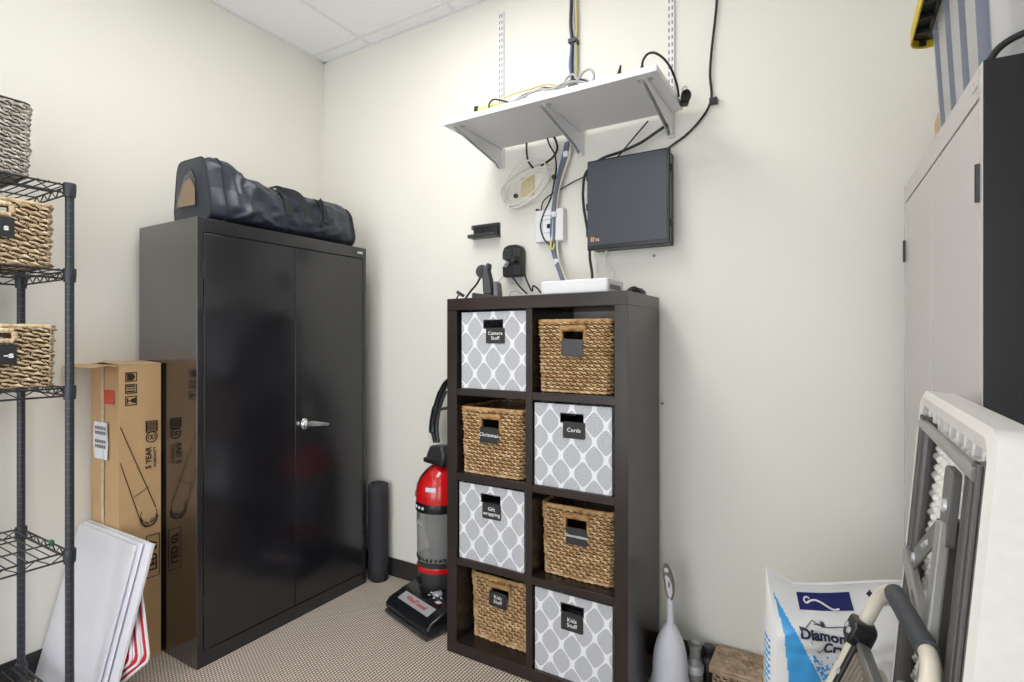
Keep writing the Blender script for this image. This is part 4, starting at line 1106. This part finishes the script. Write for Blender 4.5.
for i, (y, z, r, m, lb) in enumerate(((1.865, 2.300, .0045, 'grey', 'front grey cable in the tangle on the white shelf'),
                                   (1.890, 2.315, .0040, 'rubber', 'black cable in the tangle on the middle of the white shelf'),
                                   (1.930, 2.330, .0045, 'grey', 'rear grey cable in the tangle on the white shelf'),
                                   (1.910, 2.290, .0042, 'whitecable', 'white cable in the tangle on the middle of the white shelf'))):
    pts = [(-1.15+.02*i, y, z-.020), (-1.08, y+.01, z-.004+.006*i), (-1.01+.01*i, y+.015, z+.012), (-.95, y+.01, z-.002), (-.89+.012*i, y+.02, z+.014), (-.83, y+.03, z+.006), (-.78-.02*i, y+.03, z-.022)]
    cable('tangled_cable', lb, on_shelf(pts), r, m, group='cable tangle on the shelf')
lp = [(-.905,1.90,2.300),(-.895,1.90,2.335),(-.865,1.90,2.345),(-.845,1.90,2.320),(-.825,1.90,2.342),(-.795,1.90,2.346),(-.780,1.90,2.315),(-.80,1.91,2.29)]
cable('grey_cable', 'grey cable standing up in two small loops on the white shelf', on_shelf(lp), .0048, 'grey')
o = thing('network_switch', 'low white network switch on the back of the white shelf', 'switch', (-.90, 2.07, SZ))
MB().box(-.13, .13, -.08, .08, .002, .034).build('case', M['white'], o, bevel=.003)
b = MB()
for k in range(8): b.box(-.10+.025*k, -.085+.025*k, -.0808, -.0795, .010, .024)
b.build('ports', M['slot'], o)
o = thing('cable_plug', 'black cable plug standing up on the white shelf between the loops and the power brick', 'plug', (-.688, 1.905, SZ+.0005), (0, R(10), 0))
MB().lathe([(0,.0),(.009,.0),(.009,.030),(.006,.040),(.004,.056),(.003,.062),(0,.062)], 12).build('body', M['black'], o)
o = thing('power_cable', 'black power cable arching out of its plug over the right end of the white shelf', 'cable', (-.590, 1.885, SZ+.0005))
MB().lathe([(0,0),(.009,0),(.009,.016),(.005,.028),(0,.028)], 12).build('plug', M['black'], o)
MB().tube([(0,0,.026),(.003,.0,.045),(.014,.02,.075),(.030,.06,.092),(.048,.12,.090),(.060,.18,.070),(.064,.24,.035),(.062,.27,.006)], .0044, 8, sub=6).build('cord', M['rubber'], o)
o = thing('power_brick', 'black power adapter with wound cord at the back right corner of the white shelf', 'power adapter', (-.508, 2.165, 2.246), (0, 0, R(20)))
MB().box(-.014, .016, -.022, .022, .0, .045).build('body', M['black'], o, bevel=.005)
b = MB()
for k in range(3): b.tube([(.016*math.cos(2*math.pi*i/16)+.002, -.028-.005*k, .022+.020*math.sin(2*math.pi*i/16)) for i in range(16)], .0034, 6, closed=True)
b.build('wound_cord', M['rubber'], o)
MB().tube([(-.01,0,.045),(-.006,-.002,.066),(.006,-.004,.070),(.010,-.004,.056),(.004,0,.044)], .0024, 6, sub=4).build('wire_loop', M['grey'], o)

# ------------------------------------------------------------------ toilet brush, bottle, low basket
tb = thing('toilet_brush', 'white toilet brush in a bell-shaped caddy on the floor right of the cube shelving', 'toilet brush', (-.538, 2.066, 0))
MB().lathe([(0,.001),(.072,.001),(.074,.012),(.070,.030),(.0700,.034),(.066,.052),(.065,.09),(.060,.135),(.049,.180),(.034,.215),(.021,.236),(.019,.242),(0,.242)], 36).build('caddy', M['brush'], tb)
MB().lathe([(0,.24),(.0145,.24),(.0125,.262),(.0115,.315),(.0115,.345),(0,.346)], 18).build('stem', M['brush'], tb)
hd = []
def hring(s_): return [(p[0]*s_, 0, p[1]*s_) for p in ()]
hnd = MB().prism([(-.008,.335),(.010,.333),(.017,.365),(.015,.400),(.004,.440),(-.008,.463),(-.020,.466),(-.027,.450),(-.026,.420),(-.018,.370)], -.011, .011, 'y')
hnd.build('grip', M['brushgrey'], tb, bevel=.004)
MB().prism([(-.004,.347),(.008,.346),(.0125,.368),(.010,.395),(-.001,.420),(-.014,.430),(-.019,.418),(-.012,.372)], -.0122, .0122, 'y').build('grip_inlay', M['brush'], tb, bevel=.003)
MB().prism([(-.004,.382),(.003,.380),(.003,.402),(-.006,.408)], -.0128, .0128, 'y').build('grip_slot', M['brushgrey'], tb, bevel=.001)
MB().lathe([(.004,-.013),(.0085,-.013),(.0085,.013),(.004,.013)], 14, M=Matrix.Translation((-.012, 0, .446)) @ Matrix.Rotation(R(90), 4, 'X')).build('hanging_eye', M['brush'], tb)
bt = thing('clear_bottle', 'small clear plastic bottle on the floor between the toilet brush and low basket', 'bottle', (-.460, 2.130, 0))
MB().lathe([(0,.001),(.030,.001),(.032,.010),(.032,.075),(.026,.095),(.022,.110),(.022,.140),(.026,.150),(.027,.158),(.0235,.158),(.019,.140),(.019,.112),(.0225,.094),(.0285,.074),(.0285,.008),(0,.006)], 28).build('body', M['bottle'], bt)
MB().lathe([(.0322,.052),(.0328,.054),(.0328,.078),(.0315,.080)], 28).build('band', M['silver'], bt)
MB().lathe([(0,.008),(.027,.008),(.027,.050),(0,.052)], 20).build('contents', M['greyplastic'], bt)
o = thing('black_canister', 'small black canister on the floor behind the clear bottle', 'canister', (-.420, 2.185, 0))
MB().lathe([(0,.001),(.034,.001),(.035,.006),(.035,.085),(.030,.098),(.018,.104),(.018,.120),(0,.122)], 24).build('body', M['black'], o)
MB().lathe([(0,.118),(.021,.118),(.021,.134),(0,.136)], 20).build('cap', M['vgrey'], o)

lb_ = thing('low_basket', 'low brown seagrass lidded basket on the floor against the back wall', 'basket', (-.215, 2.068, 0))
mb, rm = basket_mesh(.345, .150, .105, .0135, .024, .0055, (0, 9, 9), taper=.01, r=.015, seed=21, slant=.4)
mb.build('body', [M['seagrass'], M['strawcore']], lb_, angle=80)
def lidf(u, v):
    x = -.176+.352*u; y = -.004+.158*v
    rw = math.sin(math.pi*((v*6) % 1))**.5; lp_ = abs(math.sin(math.pi*(u*12+.5*int(v*6))))**.6
    return (x, y,   .122+.011*rw*(.3+.7*lp_))
l = MB().grid(lidf, 150, 63)
l.box(-.174, .174, -.002, .152, .106, .1245)
l.build('lid', M['seagrass'], lb_, angle=80)
rb = MB()
for z in (.112, .124): twisted(rb, [(-.176,-.006,z),(.176,-.006,z),(.176,.156,z),(-.176,.156,z)], .0068, .016, True)
rb.build('lid_rim', M['seagrass'], lb_, angle=80)

# ------------------------------------------------------------------ salt bag
sb = thing('salt_bag', 'white and blue plastic sack of water softener salt standing in front of the back wall', 'sack', (.012, 1.745, 0), R(29))
SW, SH, ST = .375, .652, .150
def sack(u, v, side):
    """u across, v up; side -1 front, +1 back"""
    e = min(1, (1-v)/.22); e = e*e*(3-2*e)
    f = 1-(2*u-1)**4
    bot = min(1, v/.06)**.5
    th = ST/2*(.10+.90*e)*(.55+.45*f)*bot
    wx = SW*(1 - .03*e*0 + .02*math.sin(v*3))
    x = (u-.5)*wx
    z = SH*v
    if v > .80: z += .038*max(0, 1-u/.16)*(v-.80)/.20 - .006*math.sin(u*5)*(v-.80)/.20
    x -= .014*max(0, (v-.82)/.18)*max(0, 1-u/.2)
    q = Vector((u*4, v*6, side*2))
    wr = noise.noise(q*1.2)*.010 + noise.noise(q*2.9)*.004
    wr += .007*math.exp(-((v-.80-.05*math.sin(u*6))/.018)**2) - .006*math.exp(-((v-.74-.04*u)/.02)**2)
    y = side*(th + wr*(.35+.65*e)*f)
    return (x, y, max(.001, z))
def sack_mat(u, v):
    if u < .022 + .055*max(0, .93-v)/.37: return 0
    return 1 if .08 < v < .935 - (u-.02)*1.165 else 0
def side_mat(s_, v):
    return 1 if .22 < s_ < .60 and v < .78 and (int(v*150)*7 + int(s_*8)*5) % 4 < 2 else 0
b = MB().grid(lambda u, v: sack(u, v, -1), 140, 200, mfn=sack_mat)
b.grid(lambda u, v: sack(u, v, 1), 50, 60)
for u in (0, 1): b.grid(lambda s_, v, u=u: tuple(Vector(sack(u, v, -1)).lerp(Vector(sack(u, v, 1)), s_) + Vector(((-1 if u == 0 else 1)*.012*math.sin(math.pi*s_)*min(1,(1-v)/.2), 0, 0))), 8, 200, mfn=side_mat if u == 0 else None)
b.grid(lambda u, s_: tuple(Vector(sack(u, 1, -1)).lerp(Vector(sack(u, 1, 1)), s_)), 110, 2); b.grid(lambda u, s_: tuple(Vector(sack(u, 0, -1)).lerp(Vector(sack(u, 0, 1)), s_)), 110, 4)
b.build('sack_body', [M['saltwhite'], M['saltblue']], sb, angle=70)
def on_sack(u, v, off=.0016):
    p = Vector(sack(u, v, -1)); a = Vector(sack(u+.01, v, -1)) - Vector(sack(u-.01, v, -1)); c = Vector(sack(u, v+.01, -1)) - Vector(sack(u, v-.01, -1))
    n = a.cross(c).normalized()
    return p + n*off
def patch(name, u0, u1, v0, v1, m, off=.0014, n=16, fn=None):
    return MB().grid(lambda a, c: on_sack(u0+(u1-u0)*a, v0+(v1-v0)*c + (fn(a) if fn else 0), off), n, n).build(name, M[m], sb)
patch('navy_label', .175, .550, .905, .968, 'navy')
w_ = MB().tube([on_sack(.235+.21*k/20 + (0), .930+.013*math.sin(k/20*5.5)-.010*(k/20), .002) for k in range(21)], .0028, 6); w_.build('label_mark', M['paper'], sb)
MB().tube([on_sack(.235+.02*math.cos(a), .940+.011*math.sin(a), .002) for a in [R(20+15*k) for k in range(20)]], .0022, 6).build('label_mark', M['paper'], sb)
def sack_text(s_, size, u, v, m, slope=0, align='LEFT', bold=0, sx=1):
    text('lettering', s_, size, M[m], sb, (0,0,0), fn=lambda x, y, z: on_sack(u + x*sx/SW, v + y/SH + slope*x/SW, .002+z), align=align, bold=bold)
sack_text('Diamond', .036, .135, .828, 'bagink', slope=-.045, bold=.0012, sx=.98)
sack_text('Crystal', .036, .285, .773, 'bagink', slope=.0, bold=.0012, sx=1.0)
d = MB()
def line(us, r=.0011): d.tube([on_sack(a, c, .002) for a, c in us], r, 5)
line([(.175,.848),(.235,.872),(.29,.856)]); line([(.20,.80),(.255,.757),(.31,.785)]); line([(.24,.862),(.33,.852),(.50,.857)])
for k in range(10):
    a = math.pi*k/5; line([(.30,.860),(.30+.020*math.cos(a),.860+.011*math.sin(a))], .0009)
d.build('emblem_lines', M['bagink'], sb)
d = MB(); rng = random.Random(4)
for k in range(520):
    v = rng.uniform(.35, .735); e_ = .02+(.935-v)/1.165
    u = e_ + .005 + rng.random()**1.4*.40
    if u > .95 or (v > .70 and rng.random() < .5): continue
    s_ = .0060*(1-(u-e_)/.6)*rng.uniform(.5,1.2)
    c_ = on_sack(u, v, .0015); a1 = on_sack(u+s_/SW, v+.3*s_/SH, .0015); a2 = on_sack(u-.4*s_/SW, v+s_/SH, .0015)
    d.add([c_, a1, a1+(a2-c_), a2], [(0,1,2,3)])
hf = d.build('halftone_dots', M['saltblue'], sb, smooth=False)
d = MB(); ar = [(.665,.958),(.70,.975),(.70,.966),(.75,.945),(.755,.930),(.72,.945),(.70,.948),(.70,.938)]
d.add([on_sack(a, c) for a, c in ar], [tuple(range(len(ar)))]); d.build('arrow_mark', M['bagink'], sb, smooth=False)
sack_text('EASY\nOPEN\nBAG', .0145, .80, .945, 'inkgrey', align='CENTER')
sack_text('solar salt', .020, .22, .47, 'saltwhite', align='LEFT') if False else None
patch('blue_label', .965, .995, .76, .86, 'navy', n=6)

# ------------------------------------------------------------------ folding table leaning on the right cabinet (underside faces -x)
LEAN = math.atan(.1/1.22)
ft = thing('folding_table', 'white plastic folding table with grey legs folded, leaning on end against the right cabinet', 'folding table', (.051, 1.088, 0), (0, LEAN, 0))
TW, TL, TT = .296, 1.226, .050
o = rrect(-TW, TW, .004, TL, .035, 6)
def ring_mesh(mb, A, B, xa, xb, mi=0):
    n = len(A); vs = [(xa, p[0], p[1]) for p in A] + [(xb, p[0], p[1]) for p in B]
    mb.add(vs, [(i, (i+1) % n, n+(i+1) % n, n+i) for i in range(n)], mi)
tt = MB(); inn = rrect(-TW+.030, TW-.030, .034, TL-.030, .020, 6); mid = rrect(-TW+.012, TW-.012, .016, TL-.012, .028, 6)
tt.add([(TT, p[0], p[1]) for p in o], [tuple(range(len(o)))])
ring_mesh(tt, o, o, TT, .006); ring_mesh(tt, o, mid, .006, .0); ring_mesh(tt, mid, inn, .0, .004); ring_mesh(tt, inn, inn, .004, .030)
# moulded pocketed underside
def under(u, v):
    y = -TW+.030+(2*TW-.060)*u; z = .034+(TL-.064)*v
    a = math.sin(y*math.pi/.018); c = math.sin(z*math.pi/.018)
    return (.030 - .011*max(0, a*c)**.5 if a*c > 0 else .030, y, z)
tt.grid(under, 176, 360)
tt.build('tabletop', M['tablewhite'], ft, angle=50)
for k in range(9):
    y = -TW+.076+.055*k
    MB().prism([(y-.006,TL-.030),(y+.006,TL-.030),(y+.004,TL-.052),(y-.004,TL-.052)], .008, .031, 'x').build('edge_rib', M['tablewhite'], ft, bevel=.002)
for yc in (.226, -.244):
    b = MB().box(.003, .030, yc-.016, yc+.016, .05, TL-.046)
    b.box(-.003, .003, yc-.016, yc-.010, .05, TL-.046).box(-.003, .003, yc+.010, yc+.016, .05, TL-.046)
    b.build('side_rail', M['tablegrey'], ft, bevel=.0015)
for z in (TL-.062, .07): MB().tube([(.002, -.244, z), (.002, .232, z)], .0095, 12).build('cross_tube', M['tablelight'], ft)
for zt, sg in ((TL-.062, -1), (.07, 1)):
    for y in (.190, -.206):
        MB().tube([(.006, y, zt), (.006, y, zt+sg*.50)], .0100, 12).build('leg', M['tablegrey'], ft)
    MB().tube([(.006, -.206, zt+sg*.50), (.006, .190, zt+sg*.50)], .0095, 12).build('leg_foot', M['tablelight'], ft)
    z1, z2 = sorted((zt+sg*.018, zt+sg*.125))
    pl = MB().prism(rrect(-.150, -.085, z1, z2, .012, 4), -.006, .004, 'x').build('brace_plate', M['tablegrey'], ft, bevel=.001)
    MB().lathe([(0,0),(.010,0),(.009,.004),(0,.005)], 14, M=Matrix.Translation((-.006, -.118, zt+sg*.072)) @ Matrix.Rotation(R(-90), 4, 'Y')).build('rivet', M['silver'], pl)
    MB().bar((-.006, -.118, zt+sg*.095), (-.020, -.185, zt+sg*.44), .034, .014, (1,0,0)).build('brace', M['tablelight'], ft, bevel=.003)
    MB().tube([(.010, -.075, zt+sg*.10), (.010, -.075, zt+sg*.46)], .013, 12).build('brace_tube', M['tablegrey'], ft)
    MB().bar((-.006, -.085, zt+sg*.118), (-.006, .110, zt+sg*.232), .036, .003, (1,0,0)).build('brace_arm', M['tablegrey'], ft, bevel=.001)
    MB().lathe([(0,0),(.009,0),(.008,.004),(0,.005)], 14, M=Matrix.Translation((-.0075, .096, zt+sg*.224)) @ Matrix.Rotation(R(-90), 4, 'Y')).build('rivet', M['silver'], ft)
    MB().tube([(-.0078, -.020, zt+sg*.158), (-.0078, .012, zt+sg*.175)], .0045, 8).build('arm_slot', M['silver'], ft)
    MB().bar((-.004, .215, zt+sg*.255), (-.004, -.205, zt+sg*.305), .034, .014, (1,0,0)).build('locking_bar', M['tablelight'], ft, bevel=.003)
    MB().bar((-.0115, .060, zt+sg*.2735), (-.0115, .000, zt+sg*.2806), .011, .001, (1,0,0)).build('bar_slot', M['tablegrey'], ft)

# ------------------------------------------------------------------ step ladder leaning on the table
SLEAN = R(22)
sd = thing('step_ladder', 'beige tubular folding step ladder with a dark grip, leaning on the folding table', 'step ladder', (-.275, .945, 0), (0, SLEAN, R(7)))
# local frame: y across the ladder (far is +y), z up along its rails
HT = .986; ya, yb2 = .125, -.155
def uframe(ya, yb_, top, z0, x, r, rad=.055):
    p = [(x, ya, z0)]
    for k in range(7):
        a = R(90*k/6); p.append((x, ya-rad+rad*math.cos(a), top-rad+rad*math.sin(a)))
    for k in range(7):
        a = R(90+90*k/6); p.append((x, yb_+rad+rad*math.cos(a), top-rad+rad*math.sin(a)))
    p.append((x, yb_, z0)); return MB().tube(p, r, 14)
uframe(ya, yb2, HT, .02, 0, .0112).build('front_frame', M['beige'], sd)
MB().tube([(0, ya-.050, HT), (0, yb2+.050, HT)], .0145, 14).build('grip', M['grip'], sd)
uframe(ya-.03, yb2+.03, HT-.13, .02, .028, .0095, .045).build('rear_frame', M['beige'], sd)
for y in (ya, yb2):
    MB().box(-.014, .014, y-.014, y+.014, 0, .035).build('foot', M['black'], sd, bevel=.003)
for y in (ya-.03, yb2+.03):
    MB().box(.0155, .040, y-.012, y+.012, 0, .035).build('foot', M['black'], sd, bevel=.003)
for y, s_ in ((ya, 1), (yb2, -1)):
    c = MB().prism(rrect(y-.030 if s_ > 0 else y-.018, y+.018 if s_ > 0 else y+.030, HT-.125, HT-.082, .012, 4), -.020, .016, 'x').build('clamp', M['blackgloss'], sd, bevel=.004)
    for dy in (-.010*s_-.006*s_, .006*s_): MB().lathe([(0,0),(.0055,0),(.005,.003),(0,.0035)], 12, M=Matrix.Translation((-.020, y+dy, HT-.105)) @ Matrix.Rotation(R(-90), 4, 'Y')).build('rivet', M['silver'], c)
yi0, yi1 = yb2+.014, ya-.014
for zt, zl, nm in ((HT-.118, .27, 'tread'), (HT-.43, .20, 'tread')):
    t_ = MB().box(.000, .014, yi0+.012, yi1-.012, zt-zl, zt)
    for k in range(14):
        y = yi0+.020+(yi1-yi0-.040)*k/13; t_.box(-.003, .001, y-.004, y+.004, zt-zl+.01, zt-.012)
    tr = t_.build(nm, M['brushgrey'], sd, bevel=.001)
    MB().box(-.006, .014, yi0+.010, yi1-.010, zt-.002, zt+.008).build('tread_edge', M['alu'], tr, bevel=.003)
    for y in (yi0, yi1-.012): 
        p_ = MB().box(-.008, .016, y, y+.012, zt-zl-.02, zt+.008).build('tread_bracket', M['black'], tr, bevel=.003)
        MB().lathe([(0,0),(.0055,0),(.005,.003),(0,.0035)], 12, M=Matrix.Translation((-.008, y+.006, zt-.06)) @ Matrix.Rotation(R(-90), 4, 'Y')).build('rivet', M['silver'], p_)

# ------------------------------------------------------------------ tote, lid, box and cord on the right cabinet
CT = 1.8155
to = thing('storage_tote', 'grey ribbed plastic tote with black and yellow lid on the right cabinet', 'storage tote', (.415, 1.575, CT))
def tote_pt(s_, z, dep):
    """s_ 0..1 round the section, flaring towards the top"""
    hx, hy = .172+.018*z/.335, .280+.022*z/.335
    pr, T_ = TP
    i = int(s_*len(pr)) % len(pr); x, y, nx, ny = pr[i]
    per_ = (s_*T_ % .25)/.25
    e = .022 if .30 < per_ < .68 else 0
    if z < .031 or z > .33: e = 0
    return ((x*2)*hx - nx*e, (y-.5)*2*hy - ny*e, z)
TP = perim(1, 1, .10, 640); 
_sc = []
zs = [0, .012, .030, .034, .10, .20, .325, .332, .352]
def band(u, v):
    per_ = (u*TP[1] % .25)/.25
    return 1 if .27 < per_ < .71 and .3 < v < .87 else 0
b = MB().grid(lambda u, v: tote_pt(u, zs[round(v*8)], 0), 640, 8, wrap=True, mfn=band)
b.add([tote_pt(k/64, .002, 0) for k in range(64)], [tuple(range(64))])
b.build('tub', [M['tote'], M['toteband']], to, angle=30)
LZ = .350
lo = rrect(-.232, .225, -.330, .328, .045, 6)
l = MB().prism(lo, LZ, LZ+.018, 'z'); l.prism(rrect(-.19, .18, -.29, .29, .04, 6), LZ+.018, LZ+.030, 'z')
l.prism(rrect(-.200, .200, -.305, .305, .04, 6), LZ-.010, LZ, 'z')
for k in range(9):
    y = -.32+.08*k; l.box(-.226, -.195, y-.003, y+.003, LZ-.016, LZ)
ld = l.build('lid', M['lidblack'], to, bevel=.002)
e = MB(); n = len(lo)
lo2 = [(p[0]*1.006-.001, p[1]*1.005) for p in lo]
vs = [(p[0], p[1], LZ-.020) for p in lo2] + [(p[0], p[1], LZ+.021) for p in lo2] + [(p[0]*.985, p[1]*.988, LZ+.021) for p in lo2] + [(p[0]*.985, p[1]*.988, LZ-.020) for p in lo2]
e.add(vs, [(a*n+i, a*n+(i+1) % n, ((a+1) % 4)*n+(i+1) % n, ((a+1) % 4)*n+i) for a in range(4) for i in range(n)])
e.build('lid_edge', M['lidyellow'], ld)
kb = thing('cardboard_carton', 'small tan cardboard carton behind the grey tote on the right cabinet', 'cardboard box', (.410, 1.985, CT))
MB().box(-.150, .150, -.080, .080, 0, .170).build('body', M['kraft'], kb, bevel=.002)
MB().box(-.151, .151, -.022, .022, .03, .1715).build('tape', M['tapebrown'], kb)
cable('black_cable', 'black cable bowed up over the near corner of the right cabinet', [(.236,1.262,CT+.006),(.250,1.262,CT+.026),(.275,1.262,CT+.040),(.31,1.264,CT+.046),(.36,1.268,CT+.048),(.42,1.268,CT+.03),(.46,1.268,CT+.006)], .0062, 'rubber')
